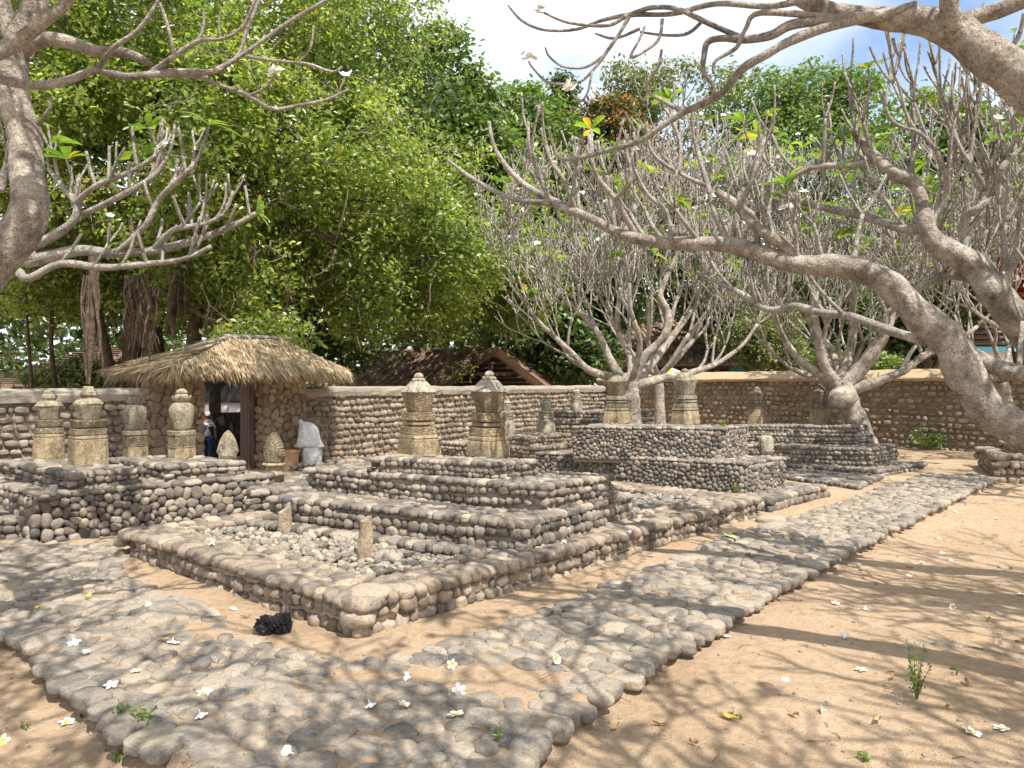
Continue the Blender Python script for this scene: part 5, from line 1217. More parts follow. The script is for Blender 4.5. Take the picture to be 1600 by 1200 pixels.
# leaning tree whose long limb crosses above the tombs
T = Plumeria('frangipani_tree', 'leaning frangipani with a thick bent trunk and one long bare limb over the tombs', tuple(Pd(1850, 968, 5.0)))
T.wk = 0.82
q = T.limb([(1850, 985, 5.0, 120), (1760, 830, 5.05, 88), (1660, 720, 5.1, 74), (1600, 676, 5.15, 68), (1545, 640, 5.2, 66), (1512, 590, 5.25, 66), (1484, 535, 5.3, 66), (1435, 492, 5.35, 58), (1385, 442, 5.4, 50), (1320, 416, 5.5, 44), (1240, 412, 5.6, 36), (1180, 393, 5.7, 34), (1130, 382, 5.8, 30), (1050, 380, 5.95, 26), (980, 369, 6.1, 22), (925, 342, 6.3, 18), (865, 318, 6.5, 14)], n=14)
e = T.limb([(880, 322, 6.45, 14), (815, 285, 6.7, 11), (775, 235, 6.8, 8), (764, 190, 6.85, 7)], into=T.tw); T.tips.append((Vector(e[-1][:3]), UP))
e = T.limb([(860, 317, 6.5, 13), (800, 310, 6.8, 10), (740, 280, 7.0, 8), (700, 250, 7.1, 6)], into=T.tw); T.tips.append((Vector(e[-1][:3]), UP))
T.limb([(1250, 408, 5.6, 24), (1215, 375, 5.6, 22), (1185, 358, 5.6, 20), (1150, 320, 5.7, 17), (1120, 300, 5.8, 14)])
lim2 = T.limb([(1490, 545, 5.3, 36), (1540, 565, 5.2, 34), (1580, 580, 5.1, 32), (1650, 585, 5.0, 26), (1740, 560, 4.9, 20)])
lim3 = T.limb([(1450, 535, 5.4, 20), (1385, 515, 5.7, 18), (1330, 495, 6.0, 16), (1280, 488, 6.3, 15), (1242, 478, 6.5, 14), (1200, 484, 6.7, 13), (1160, 460, 6.9, 10), (1095, 428, 7.2, 8)], into=T.tw)
for pts in (((1140, 384, 5.8, 13), (1118, 335, 5.8, 11), (1106, 290, 5.9, 10), (1085, 215, 6, 8), (1082, 165, 6, 6)), ((1185, 392, 5.7, 13), (1178, 340, 5.6, 11), (1160, 320, 5.6, 10), (1175, 280, 5.5, 8), (1195, 215, 5.5, 7)), ((995, 370, 6.1, 12), (960, 310, 6, 10), (930, 270, 6, 9), (920, 210, 6, 7)),
            ((1050, 380, 5.9, 11), (1040, 330, 5.9, 9), (1000, 290, 6.1, 8), (985, 220, 6.1, 6)), ((900, 330, 6.4, 9), (880, 280, 6.3, 8), (860, 250, 6.3, 7), (845, 200, 6.3, 6)), ((1106, 290, 5.9, 9), (1070, 275, 6, 8), (1020, 240, 6.1, 7), (1010, 190, 6.1, 6)), ((960, 312, 6, 9), (985, 280, 5.9, 8), (975, 220, 5.9, 6)), ((860, 318, 6.5, 9), (830, 240, 6.4, 8), (825, 190, 6.4, 6)), ((1060, 270, 6, 8), (1062, 220, 6, 7), (1040, 170, 6, 6))):
    qq = T.limb(pts, into=T.tw, n=6); T.tips.append((Vector(qq[-1][:3]), UP)); T.along(qq, 2, 0.35, 0, 0.016, 0.4, 0.9)
T.along(q[len(q) // 2 + 4:], 14, 0.42, 1, 0.02, 0.0, 1.0, up=0.55); T.along(lim3, 9, 0.45, 1, 0.018, .3); T.along(lim2, 4, 0.5, 1, 0.02, .5)
T.finish(0.12, 0.05, 0.2)

T = Plumeria('frangipani_tree', 'frangipani with a dark scarred trunk leaning behind the bent one, beside the ochre wall', tuple(Pd(1900, 928, 5.7)))
T.wk = 0.82
q = T.limb([(1900, 935, 5.7, 110), (1760, 730, 5.7, 84), (1660, 598, 5.7, 68), (1600, 515, 5.7, 60), (1550, 452, 5.7, 54), (1522, 415, 5.75, 48), (1475, 388, 5.8, 42), (1448, 358, 5.85, 34), (1440, 312, 5.9, 26), (1428, 286, 5.95, 24), (1390, 266, 6.0, 22), (1362, 240, 6.1, 18), (1335, 205, 6.2, 13)], n=13)
for pts in (((1455, 362, 5.85, 18), (1405, 356, 6, 17), (1350, 338, 6.2, 16), (1290, 325, 6.4, 14), (1240, 312, 6.6, 12), (1180, 285, 6.8, 9)), ((1370, 250, 6.1, 13), (1330, 258, 6.2, 12), (1270, 262, 6.3, 11), (1215, 285, 6.4, 10), (1160, 295, 6.6, 8)), ((1510, 400, 5.8, 18), (1508, 342, 5.8, 17), (1530, 325, 5.7, 16), (1552, 298, 5.7, 14), (1566, 262, 5.6, 13), (1590, 238, 5.6, 11), (1640, 215, 5.5, 9)), ((1560, 455, 5.7, 20), (1590, 400, 5.6, 18), (1640, 380, 5.5, 14)), ((1400, 470, 6.2, 14), (1480, 430, 6.0, 16), (1545, 450, 5.8, 20)), ((1545, 300, 5.7, 9), (1500, 230, 5.7, 8), (1475, 170, 5.7, 6)), ((1450, 355, 5.9, 12), (1480, 300, 5.8, 11), (1470, 250, 5.7, 9), (1440, 210, 5.7, 8), (1395, 190, 5.7, 7), (1375, 140, 5.7, 6)), ((1480, 300, 5.8, 9), (1515, 240, 5.7, 8), (1530, 150, 5.7, 6))):
    qq = T.limb(pts, into=T.tw, n=8); T.tips.append((Vector(qq[-1][:3]), UP)); T.along(qq, 6, 0.42, 1, 0.017, 0.15, 1.0, up=0.6)
T.along(q[len(q) // 2:], 8, 0.45, 1, 0.02, .1, up=.6)
T.finish(0.14, 0.05, 0.2)

# overhead limbs, trunk stands beside the viewer
T = Plumeria('frangipani_tree', 'frangipani whose heavy bare limbs hang across the open sky above the tombs', tuple(Pd(2300, 1141, 3.3)))
T.wk = 0.86
T.limb([(2300, 1160, 3.3, 130), (2050, 720, 3.3, 112), (1850, 400, 3.35, 98), (1700, 225, 3.4, 88), (1600, 128, 3.45, 78), (1540, 85, 3.5, 72), (1490, 48, 3.55, 64), (1440, 33, 3.6, 50), (1390, 30, 3.65, 40), (1330, 22, 3.7, 30), (1270, 8, 3.75, 26), (1200, -30, 3.8, 20)], n=14)
T.limb([(1490, 45, 3.5, 34), (1482, 0, 3.45, 30), (1470, -80, 3.4, 24)]); T.limb([(1495, 35, 3.55, 30), (1550, 20, 3.5, 28), (1620, -5, 3.4, 24)])
bA = T.limb([(1430, 10, 3.6, 20), (1370, 25, 3.6, 20), (1310, 30, 3.6, 18), (1240, 38, 3.62, 17), (1205, 55, 3.65, 16), (1165, 62, 3.7, 14), (1130, 60, 3.72, 13), (1106, 66, 3.75, 12), (1100, 90, 3.75, 11), (1099, 112, 3.75, 9), (1113, 132, 3.75, 7), (1117, 148, 3.75, 6)], into=T.tw)
bB = T.limb([(1390, 20, 3.6, 20), (1300, 40, 3.6, 18), (1240, 62, 3.62, 17), (1200, 84, 3.65, 16), (1160, 108, 3.7, 15), (1132, 142, 3.75, 14), (1108, 157, 3.8, 13), (1070, 175, 3.85, 12), (1030, 200, 3.9, 11), (1000, 220, 3.95, 10), (950, 235, 4.05, 9), (900, 248, 4.1, 8), (874, 246, 4.15, 7), (864, 225, 4.15, 6), (858, 202, 4.15, 5)], into=T.tw)
for pts in (((1165, 62, 3.7, 11), (1110, 38, 3.75, 10), (1060, 15, 3.8, 9), (1020, 12, 3.85, 9), (985, 22, 3.9, 8), (940, 32, 3.95, 7), (900, 46, 4, 6), (850, 47, 4, 5), (815, 32, 4, 5), (794, 8, 4, 4)), ((1260, 0, 3.7, 12), (1200, 10, 3.75, 11), (1120, 6, 3.8, 10), (1050, 22, 3.85, 9), (985, 24, 3.9, 8), (950, 40, 3.9, 6), (890, 36, 3.95, 5), (850, 20, 4, 4)),
            ((985, 22, 3.85, 8), (968, 52, 3.85, 7), (945, 85, 3.85, 7), (930, 105, 3.85, 6), (905, 128, 3.85, 5), (860, 130, 3.85, 5), (834, 108, 3.85, 4), (826, 96, 3.85, 4)), ((945, 85, 3.85, 6), (915, 105, 3.85, 5), (880, 104, 3.85, 4), (858, 88, 3.85, 4), (852, 74, 3.85, 3)), ((925, 112, 3.85, 5), (918, 145, 3.85, 4), (905, 158, 3.85, 4), (892, 142, 3.85, 3)), ((1070, 175, 3.85, 9), (1040, 160, 3.9, 8), (1010, 138, 3.95, 7), (1028, 105, 3.9, 6), (1034, 78, 3.9, 5)),
            ((1035, 30, 3.8, 7), (1030, 60, 3.8, 6), (1010, 78, 3.8, 6), (985, 90, 3.8, 5), (1000, 60, 3.8, 5), (1008, 40, 3.8, 4)), ((1310, 28, 3.6, 12), (1190, 20, 3.6, 11), (1165, 45, 3.6, 9), (1150, 75, 3.6, 8), (1118, 95, 3.6, 6), (1115, 115, 3.6, 5)), ((1560, 90, 3.5, 12), (1590, 60, 3.45, 9), (1600, 20, 3.4, 7)), ((1395, 60, 3.65, 6), (1400, 80, 3.65, 5), (1408, 90, 3.65, 4)), ((1000, 45, 3.9, 6), (960, 60, 3.95, 5), (930, 52, 4, 4)),
            ((1100, 30, 3.8, 7), (1075, 52, 3.85, 6), (1040, 55, 3.9, 5), (1000, 50, 3.9, 4))):
    qq = T.limb(pts, into=T.tw, n=7); T.tips.append((Vector(qq[-1][:3]), (Vector(qq[-1][:3]) - Vector(qq[-3][:3])).normalized()))
for a, d in ((Pd(1471, -76, 3.4), (-.3, -.3, 1)), (Pd(1471, -76, 3.4), (.4, .1, 1)), (Pd(1203, -28, 3.8), (-.5, -.2, 1)), (Pd(1203, -28, 3.8), (-.1, -.9, .9)), (Pd(1617, -4, 3.4), (.3, -.4, 1))): T.grow(a, d, 0.035, 0.6, 4, 0.3)
T.finish(0.03, 0.3, 0.18)

# tree at the frame's other side
T = Plumeria('frangipani_tree', 'frangipani with a thick mottled trunk and long limbs reaching toward the fig foliage', tuple(Pd(-420, 1084, 3.8)))
T.wk = 0.88
T.limb([(-420, 1100, 3.8, 120), (-260, 770, 3.8, 92), (-110, 545, 3.9, 82), (-30, 432, 3.95, 76), (28, 368, 4, 66), (46, 325, 4, 62), (42, 270, 4.05, 58), (40, 220, 4.1, 56), (26, 170, 4.1, 52), (18, 120, 4.1, 48), (28, 70, 4.1, 46), (50, 20, 4.1, 40), (72, -50, 4.1, 34)], n=14)
T.limb([(-120, 150, 3.5, 34), (-40, 100, 3.55, 28), (20, 70, 3.6, 24), (60, 40, 3.6, 22), (100, 8, 3.6, 20), (140, -40, 3.6, 18)])
T.limb([(35, 75, 4.1, 34), (70, 62, 4.1, 26), (110, 66, 4.1, 22), (150, 80, 4.1, 20), (200, 84, 4.1, 18), (235, 100, 4.1, 11)], n=10); T.limb([(20, 60, 4.1, 30), (8, 20, 4.1, 28), (-10, -40, 4.1, 24)])
l1 = T.limb([(-100, 110, 3.6, 24), (0, 124, 3.7, 19), (55, 134, 3.75, 17), (105, 126, 3.8, 16), (150, 110, 3.85, 15), (200, 120, 3.85, 14), (260, 113, 3.9, 13), (330, 112, 3.95, 11), (362, 96, 4, 9), (402, 70, 4, 8), (452, 34, 4, 7), (515, -3, 4, 6)], into=T.tw, n=8)
for pts in (((152, 108, 3.85, 10), (178, 74, 3.8, 9), (212, 50, 3.8, 8), (236, 20, 3.8, 7), (252, -12, 3.8, 6)), ((236, 113, 3.9, 11), (272, 88, 3.85, 9), (310, 64, 3.85, 8), (350, 60, 3.85, 7), (380, 40, 3.85, 6), (400, -5, 3.85, 5)), ((235, 118, 3.9, 9), (300, 118, 3.95, 9), (340, 132, 4, 8), (385, 148, 4, 8), (425, 170, 4.05, 7), (465, 165, 4.1, 6), (510, 156, 4.1, 6), (545, 140, 4.1, 5)), ((384, 88, 4, 7), (430, 95, 4.05, 6), (480, 100, 4.1, 6), (518, 112, 4.1, 5), (535, 104, 4.1, 4)), ((330, 112, 3.95, 9), (370, 90, 4, 8), (385, 50, 4, 7), (405, 0, 4, 6)), ((272, 86, 3.85, 7), (262, 40, 3.8, 6), (250, 5, 3.8, 5)), ((385, 150, 4, 6), (410, 140, 4, 5), (432, 118, 4, 5)), ((310, 64, 3.85, 6), (318, 42, 3.85, 5), (318, 18, 3.85, 5)), ((345, 62, 3.85, 5), (342, 40, 3.85, 4), (344, 18, 3.85, 4)), ((465, 98, 4.1, 5), (485, 75, 4.1, 4), (490, 40, 4.1, 4)), ((525, 155, 4.1, 5), (532, 138, 4.1, 4), (540, 120, 4.1, 4)), ((60, 195, 4.05, 9), (78, 170, 4, 7), (80, 152, 4, 6))):
    qq = T.limb(pts, into=T.tw, n=7); T.tips.append((Vector(qq[-1][:3]), UP))
for a, d in ((Pd(70, -46, 4.1), (-.1, -.4, 1)), (Pd(70, -46, 4.1), (.5, -.1, 1)), (Pd(-9, -38, 4.1), (-.5, -.3, 1)), (Pd(138, -38, 3.6), (.5, -.3, 1)), (Pd(138, -38, 3.6), (.1, -.8, .8))): T.grow(a, d, 0.04, 0.6, 4, 0.3)
T.finish(0.05, 0.1, 0.2)

T = Plumeria('frangipani_tree', 'low frangipani boughs with bunched upturned twigs in front of the fig trunk', (-6.2, 6.2, 0.05))
T.limb([(-6.2, 6.2, -0.05, 0.16), (-6.0, 6.25, 1.0, 0.14), (-5.4, 6.3, 1.9, 0.11), (*Pd(-30, 430, 6.3), 0.07), (*Pd(60, 400, 6.3), 0.055)], world=True, n=10)
for pts in (((40, 410, 6.3, 20), (120, 392, 6.3, 17), (180, 396, 6.2, 15), (250, 390, 6.2, 13), (320, 370, 6.2, 11), (370, 350, 6.2, 9), (400, 333, 6.2, 7)), ((30, 425, 6.2, 14), (45, 435, 6.1, 12), (95, 412, 6.1, 12), (160, 418, 6.1, 11), (230, 412, 6.1, 10), (285, 405, 6.1, 8), (330, 385, 6.1, 7)), ((55, 385, 6.3, 16), (110, 350, 6.2, 13), (120, 320, 6.2, 11), (100, 295, 6.2, 9), (75, 262, 6.2, 7)), ((118, 318, 6.2, 11), (150, 290, 6.1, 9), (205, 268, 6.1, 8), (246, 242, 6.1, 7)), ((180, 398, 6.2, 12), (225, 355, 6.1, 10), (250, 310, 6.1, 9), (285, 275, 6, 8), (306, 255, 6, 7)), ((240, 391, 6.2, 10), (270, 360, 6.1, 9), (320, 350, 6.1, 7), (350, 335, 6.1, 6)), ((130, 335, 6.2, 10), (190, 305, 6.1, 9), (240, 275, 6.1, 8), (262, 245, 6.1, 7)), ((0, 300, 6.5, 12), (10, 260, 6.5, 10), (25, 235, 6.5, 8))):
    qq = T.limb(pts, into=T.tw, n=7); T.tips.append((Vector(qq[-1][:3]), (Vector(qq[-1][:3]) - Vector(qq[-3][:3])).normalized())); T.along(qq, 5, 0.3, 0, 0.016, .35, 1, up=.55, side=.95); T.along(qq, 2, 0.24, 1, 0.016, .3, 1, up=.5, side=.9)
T.finish(0.14, 0.04, 0.24)

# trees growing among the tombs
def limbs_and_fans(T, limbs, lev, L_, r=0.03, up=0.3, extra=2, spread=0.6, wk=0.8):
    for pts in limbs:
        qq = T.limb([(a, b, c, w * wk) for a, b, c, w in pts], n=8); d = Vector(qq[-1][:3]) - Vector(qq[-4][:3]); T.grow(qq[-1][:3], d, max(0.014, qq[-1][3]), L_, lev, up, spread)
        for i in range(extra):
            k = int(len(qq) * rr(.35, .95)); dd = (Vector(qq[k][:3]) - Vector(qq[k - 2][:3])).normalized(); T.grow(qq[k][:3], dd + Vector((rr(-.8, .8), rr(-.8, .8), rr(.1, .8))), max(0.014, qq[k][3] * .55), L_ * .85, lev - 1, up, spread)
T = Plumeria('frangipani_tree', 'fan shaped bare frangipani rising behind the domed gravestone of the pebble tomb', tuple(Pd(990, 737, 11.4).xy) + (0.05,)); T.rmin = 0.008
T.limb([(990, 765, 11.4, 36), (990, 690, 11.4, 30), (985, 620, 11.4, 28), (985, 596, 11.4, 28)], n=10)
limbs_and_fans(T, [((978, 605, 11.4, 22), (955, 590, 11.3, 18), (920, 578, 11.1, 14), (890, 548, 10.9, 11), (860, 520, 10.8, 9)), ((978, 600, 11.4, 20), (955, 565, 11.5, 16), (935, 522, 11.6, 13), (908, 490, 11.6, 11), (880, 465, 11.6, 9)), ((988, 598, 11.4, 22), (1005, 560, 11.3, 19), (1038, 525, 11.2, 16), (1044, 490, 11.2, 14), (1032, 462, 11.2, 12), (1045, 425, 11.2, 10)), ((992, 602, 11.4, 24), (1040, 590, 11.6, 17), (1080, 582, 11.8, 13), (1120, 568, 12, 10), (1150, 548, 12, 8)), ((992, 600, 11.4, 20), (1025, 560, 11.8, 16), (1055, 520, 12.1, 12), (1085, 480, 12.2, 9)), ((984, 600, 11.4, 16), (985, 560, 11.8, 14), (965, 510, 12.1, 12), (970, 450, 12.2, 9)), ((988, 598, 11.4, 14), (1000, 540, 11.0, 11), (990, 500, 10.8, 9))], 5, 0.56, up=0.3, extra=3, spread=0.5)
T.finish(0.08, 0.035, 0.22)
T = Plumeria('frangipani_tree', 'frangipani with a sawn knotty stump growing out of the three step tomb', tuple(Pd(1352, 712, 14.3).xy) + (0.05,)); T.rmin = 0.009
T.limb([(1356, 720, 14.2, 44), (1345, 675, 14.3, 36), (1328, 635, 14.3, 33), (1314, 600, 14.3, 34)], n=10)
T.limb([(1325, 618, 14.2, 32), (1312, 622, 13.9, 34), (1308, 624, 13.75, 27)], n=10)
limbs_and_fans(T, [((1310, 605, 14.3, 24), (1288, 572, 14.2, 19), (1280, 535, 14.1, 16), (1272, 490, 14, 13), (1270, 440, 14, 10)), ((1318, 602, 14.3, 30), (1345, 575, 14.2, 26), (1372, 538, 14, 22), (1390, 500, 13.9, 16), (1400, 455, 13.9, 12)), ((1325, 610, 14.3, 24), (1370, 596, 14.1, 17), (1410, 580, 13.9, 14), (1445, 555, 13.8, 12), (1480, 540, 13.8, 9)), ((1312, 600, 14.3, 20), (1330, 540, 14.5, 15), (1332, 495, 14.6, 13), (1328, 440, 14.6, 10)), ((1302, 598, 14.3, 18), (1250, 562, 14.3, 13), (1220, 520, 14.3, 11), (1205, 470, 14.3, 9)), ((1306, 602, 14.3, 14), (1270, 590, 14.6, 11), (1235, 575, 14.8, 8)), ((1316, 600, 14.3, 16), (1300, 550, 14.8, 13), (1250, 480, 15, 10), (1225, 430, 15, 8))], 5, 0.68, up=0.3, extra=3, spread=0.5, wk=0.9)
T.finish(0.1, 0.035, 0.24)
# further frangipanis forming the thicket
def whole(name, lab, base, h, lev, L_, n, spread=0.6, up=0.22, lean=(0, 0), lf=0.1, r0=0.11, rmin=0.009, elev=(.25, .8)):
    T = Plumeria(name, lab, base); T.rmin = rmin; b = Vector(base); f = b + Vector((lean[0], lean[1], h))
    T.limb([(b.x, b.y, b.z - 0.08, r0 * 1.25), (b.x + lean[0] * .2 + .04, b.y + lean[1] * .2, b.z + h * .4, r0), (f.x, f.y, f.z, r0 * .9)], world=True, n=10)
    for k in range(n):
        a = k * math.tau / n + rr(-.3, .3); d = Vector((math.cos(a), math.sin(a), rr(*elev))); T.grow(f, d, r0 * .5, L_ * rr(.85, 1.15), lev, up, spread)
    T.finish(lf, 0.03, 0.24)
whole('frangipani_tree', 'tall many twigged frangipani behind the pebble tomb, its grey twigs against the sky', (2.9, 14.6, 0.05), 1.7, 6, 0.98, 6, 0.5, 0.3)
whole('frangipani_tree', 'wide bare frangipani before the ochre wall with dense upright grey twigs', (7.4, 16.4, 0.05), 1.7, 6, 1.05, 6, 0.5, 0.3)
whole('frangipani_tree', 'frangipani filling the corner by the ochre wall with pale upright twigs', (9.9, 14.6, 0.05), 1.6, 6, 1.0, 6, 0.5, 0.3, lean=(-.3, -.2))
whole('frangipani_tree', 'frangipani standing beyond the path bend, twigs mingling with the leaning trees', (7.6, 9.6, 0.0), 1.9, 6, 0.85, 5, 0.5, 0.3, lean=(.2, .3))
# trees behind the viewer whose shade falls across the foreground
for bx, by, hh_, lab in ((1.5, 0.8, 3.0, 'over the front path'), (4.6, 0.8, 2.8, 'over the sand'), (-1.9, 1.2, 3.0, 'over the path corner'), (3.3, -1.6, 2.8, 'over the path edge'), (-0.3, -1.2, 2.9, 'along the near path kerb'), (5.5, 3.3, 2.8, 'over the open sand'), (-3.9, 1.6, 2.9, 'over the earth beyond the path')):
    whole('frangipani_tree', 'spreading bare frangipani whose branch shadows fall ' + lab, (bx, by, 0.0), hh_, 5, 0.76, 6, 0.6, 0.3, rmin=0.012, elev=(.55, 1.1), lf=0.03, r0=0.06)

# ------------------------------------------------------------------ buildings beyond the walls
M['white_paint'] = mat_plain('white_paint', (0.62, 0.6, 0.56), (0.76, 0.74, 0.7), 3, 0.8, 0.15, 20)
M['tile_roof'] = mat_plain('tile_roof', (0.13, 0.085, 0.065), (0.22, 0.15, 0.115), 3, 0.85, 0.4, 12, 0.03)
M['blue_paint'] = mat_plain('blue_paint', (0.1, 0.42, 0.55), (0.14, 0.5, 0.62), 3, 0.7, 0.1)
M['yellow_paint'] = mat_plain('yellow_paint', (0.7, 0.5, 0.05), (0.75, 0.55, 0.08), 3, 0.6, 0.1)
M['grey_roof'] = mat_plain('grey_roof', (0.12, 0.095, 0.08), (0.24, 0.19, 0.155), 2, 0.9, 0.6, 10, 0.05)
M['glass'] = mat_plain('dark_glass', (0.02, 0.025, 0.03), (0.04, 0.045, 0.05), 3, 0.1, 0)
def house(name, lab, px0, px1, d, zw, zr, mat='white_paint', roof='tile_roof', depth=5, windows=2, over=0.5, fascia=None):
    a, b = Pd(px0, 600, d), Pd(px1, 600, d); cx = (a.x + b.x) / 2; w = (b.x - a.x) / 2
    root = empty(name, (cx, d, 0), label=lab, cat='building', group=None)
    MB().box((cx, d + depth / 2, zw / 2), (w, depth / 2, zw / 2)).build('wall', M[mat], root)
    r = MB(); y0, y1 = d - over, d + depth + over; xm0, xm1 = cx - w - over, cx + w + over; ym = (y0 + y1) / 2; ins = min(w * .5, 1.6)
    vs = [(xm0, y0, zw), (xm1, y0, zw), (xm1, y1, zw), (xm0, y1, zw), (xm0 + ins, ym, zr), (xm1 - ins, ym, zr), (xm0, y0, zw - .12), (xm1, y0, zw - .12), (xm1, y1, zw - .12), (xm0, y1, zw - .12)]
    ro = r.add(vs, [(0, 1, 5, 4), (1, 2, 5), (2, 3, 4, 5), (3, 0, 4), (6, 7, 1, 0), (7, 8, 2, 1), (8, 9, 3, 2), (9, 6, 0, 3), (9, 8, 7, 6)]).build('roof', M[roof], root)
    nrow = 9
    for k in range(nrow):
        t = (k + .5) / nrow; p0 = Vector(vs[0]).lerp(Vector(vs[4]), t); p1 = Vector(vs[1]).lerp(Vector(vs[5]), t)
        MB().box((p0 + p1) / 2 + Vector((0, -.02, .03)), ((p1 - p0).length / 2, 0.12, 0.02), (1, 0, 0), (0, ym - y0, zr - zw) if False else (0, 1, 0)).build('tile_course', M[roof], ro)
    if fascia: MB().box((cx, y0 - .02, zw - .06), (w + over, .02, .1)).build('fascia', M[fascia], ro)
    for k in range(windows):
        x = cx - w + (k + .5) * 2 * w / windows; fr_ = MB().box((x, d - .02, zw * .55), (.5, .03, .6)).build('window', M['dark_wood'], root)
        for s in (-.23, .23): MB().box((x + s, d - .045, zw * .55), (.2, .01, .52)).build('pane', M['glass'], fr_)
    return root
house('house', 'white house with brown tiled roof beyond the wall by the aerial roots', -40, 60, 36, 1.6, 2.5, windows=2)
house('house', 'small white walled building beyond the wall, partly behind bushes', 95, 150, 31, 2.4, 3.3, windows=1)
house('house', 'white house seen through the open gateway', 300, 380, 30, 2.6, 3.6, windows=2)
house('house', 'white house with blue fascia and tiled roof behind the leaning trunks', 1480, 1640, 27, 2.9, 4.9, windows=3, fascia='blue_paint')
house('house', 'small pale gabled building behind the knotty frangipani', 1415, 1470, 29, 1.9, 3.2, roof='white_paint', windows=1)
hd = 31.0; ha, hb = Pd(975, 600, hd), Pd(1205, 600, hd)
hall = empty('open_hall', ((ha.x + hb.x) / 2, hd, 0), label='dark open sided hall with shingled roof behind the far wall', cat='building')
hw_ = (hb.x - ha.x) / 2; hc = (ha.x + hb.x) / 2
r = MB(); vs = [(hc - hw_ - .8, hd - 1, 2.5), (hc + hw_ + .8, hd - 1, 2.5), (hc + hw_ + .8, hd + 7, 2.5), (hc - hw_ - .8, hd + 7, 2.5), (hc - hw_ + 1, hd + 3, 4.6), (hc + hw_ - 1, hd + 3, 4.6)]
hr = r.add(vs + [(v[0], v[1], v[2] - .15) for v in vs[:4]], [(0, 1, 5, 4), (1, 2, 5), (2, 3, 4, 5), (3, 0, 4), (6, 7, 1, 0), (7, 8, 2, 1), (8, 9, 3, 2), (9, 6, 0, 3), (9, 8, 7, 6)]).build('roof', M['grey_roof'], hall)
strands('shingles', [(vs[4], vs[5], vs[1], vs[0])], 60, 'brown_straw', hr, ln=(.25, .5), wid=.07, lift=.05, wild=.1)
for k in range(6): MB().box((hc - hw_ + k * hw_ * .4, hd - .6, 1.25), (.09, .09, 1.2)).build('post', M['dark_wood'], hall)
MB().box((hc, hd + 6, 1.2), (hw_, .1, 1.25)).build('back_wall', M['dark_wood'], hall)
for px0, px1, m_, z0_, z1_ in ((985, 1012, 'white_paint', .3, 2.2), (1018, 1042, 'white_paint', .3, 2.2), (1140, 1178, 'blue_paint', .5, 2.35)):
    a, b = Pd(px0, 600, hd + 1), Pd(px1, 600, hd + 1); MB().box(((a.x + b.x) / 2, hd + 1, (z0_ + z1_) / 2), ((b.x - a.x) / 2, .05, (z1_ - z0_) / 2)).build('wall_panel', M[m_], hall)
ua = Pd(1048, 592, 28.5); um = empty('parasol', (ua.x, ua.y, 0), label='yellow and white parasol open behind the wall', cat='parasol')
for k in range(8):
    a0, a1 = k * math.tau / 8, (k + 1) * math.tau / 8; zt_ = 2.25
    MB().add([(ua.x, ua.y, zt_), (ua.x + math.cos(a0) * .75, ua.y + math.sin(a0) * .75, zt_ - .3), (ua.x + math.cos(a1) * .75, ua.y + math.sin(a1) * .75, zt_ - .3)], [(0, 1, 2)]).build('canopy_panel', M['yellow_paint' if k % 2 else 'white_paint'], um)
MB().tube([(ua.x, ua.y, 0), (ua.x, ua.y, 2.25)], [.025, .02], 6).build('pole', M['white_paint'], um)

# ------------------------------------------------------------------ fallen flowers, weeds, litter on the ground
def zground(x, y):
    z = ghs(x, y)
    return z + (0.014 if in_poly(x, y, path_poly) else 0.0)
def place(px, py):
    z = 0.05
    for _ in range(4): p = P(px, py, z); z = zground(p.x, p.y)
    return Vector((p.x, p.y, z))
def flower_mesh(open_):
    vs = []; fs = []; cs = []; cf = []; o = 0; oc = 0
    for j in range(5):
        t = j * math.tau / 5; h = Vector((math.cos(t), math.sin(t), 0)); g = Vector((-math.sin(t), math.cos(t), 0)); lift = open_
        row = [(0.0, .004, .0), (.012, .009, .006), (.024, .0135, .012), (.034, .011, .015), (.041, .002, .013)]
        for d, w, z in row: c = h * d * (1 - .35 * lift) + UP * (z * (0.5 + 1.9 * lift)); vs += [tuple(c - g * w), tuple(c + g * w + UP * .003)]
        for k in range(4): i = o + k * 2; fs.append((i, i + 1, i + 3, i + 2))
        o += 10
        for d, w, z in row[:3]: c = h * d * .62 * (1 - .35 * lift) + UP * (z * (0.5 + 1.9 * lift) * .62 + .0025); cs += [tuple(c - g * w * .7), tuple(c + g * w * .7 + UP * .003)]
        for k in range(2): i = oc + k * 2; cf.append((i, i + 1, i + 3, i + 2))
        oc += 6
    a = bpy.data.meshes.new('petals'); a.from_pydata(vs, [], fs); a.update(); a.materials.append(M['petal'])
    b = bpy.data.meshes.new('heart'); b.from_pydata(cs, [], cf); b.update(); b.materials.append(M['petal_yellow'])
    tb = MB().tube([(0, 0, .001), (0, 0, -.018)], [.003, .0022], 5); c = bpy.data.meshes.new('tube'); c.from_pydata(tb.v, [], tb.f); c.update(); c.materials.append(M['petal'])
    return a, b, c
FM = [flower_mesh(0.0), flower_mesh(0.35), flower_mesh(0.9)]
def flower(px, py, kind, rx, rz, lab, s=1.0, z=None):
    p = place(px, py) if z is None else P(px, py, z)
    r = empty('fallen_flower', (p.x, p.y, p.z + (.002 if abs(rx) < .5 else .014) * s), label=lab, cat='flower', group='fallen frangipani flowers')
    r.rotation_euler = (rx, 0, rz); r.scale = (s * 0.86,) * 3
    if 'wilted' in lab: r['label'] = ('spread', 'half closed', 'cupped')[kind] + ' white frangipani flower ' + ('lying on its side' if 1 < abs(rx) < 2.2 else 'lying face down' if abs(rx) > 2.2 else 'sitting upright') + (' on the cobbled path' if 'cobbled' in lab else ' on the bare sand')
    for nm, me in zip(('petals', 'heart', 'tube') if abs(rx) > .5 else ('petals', 'heart'), FM[kind]):
        o = bpy.data.objects.new(nm, me); COL.objects.link(o); o.parent = r
UPF = 'open white frangipani flower with yellow heart lying face up on the sand'
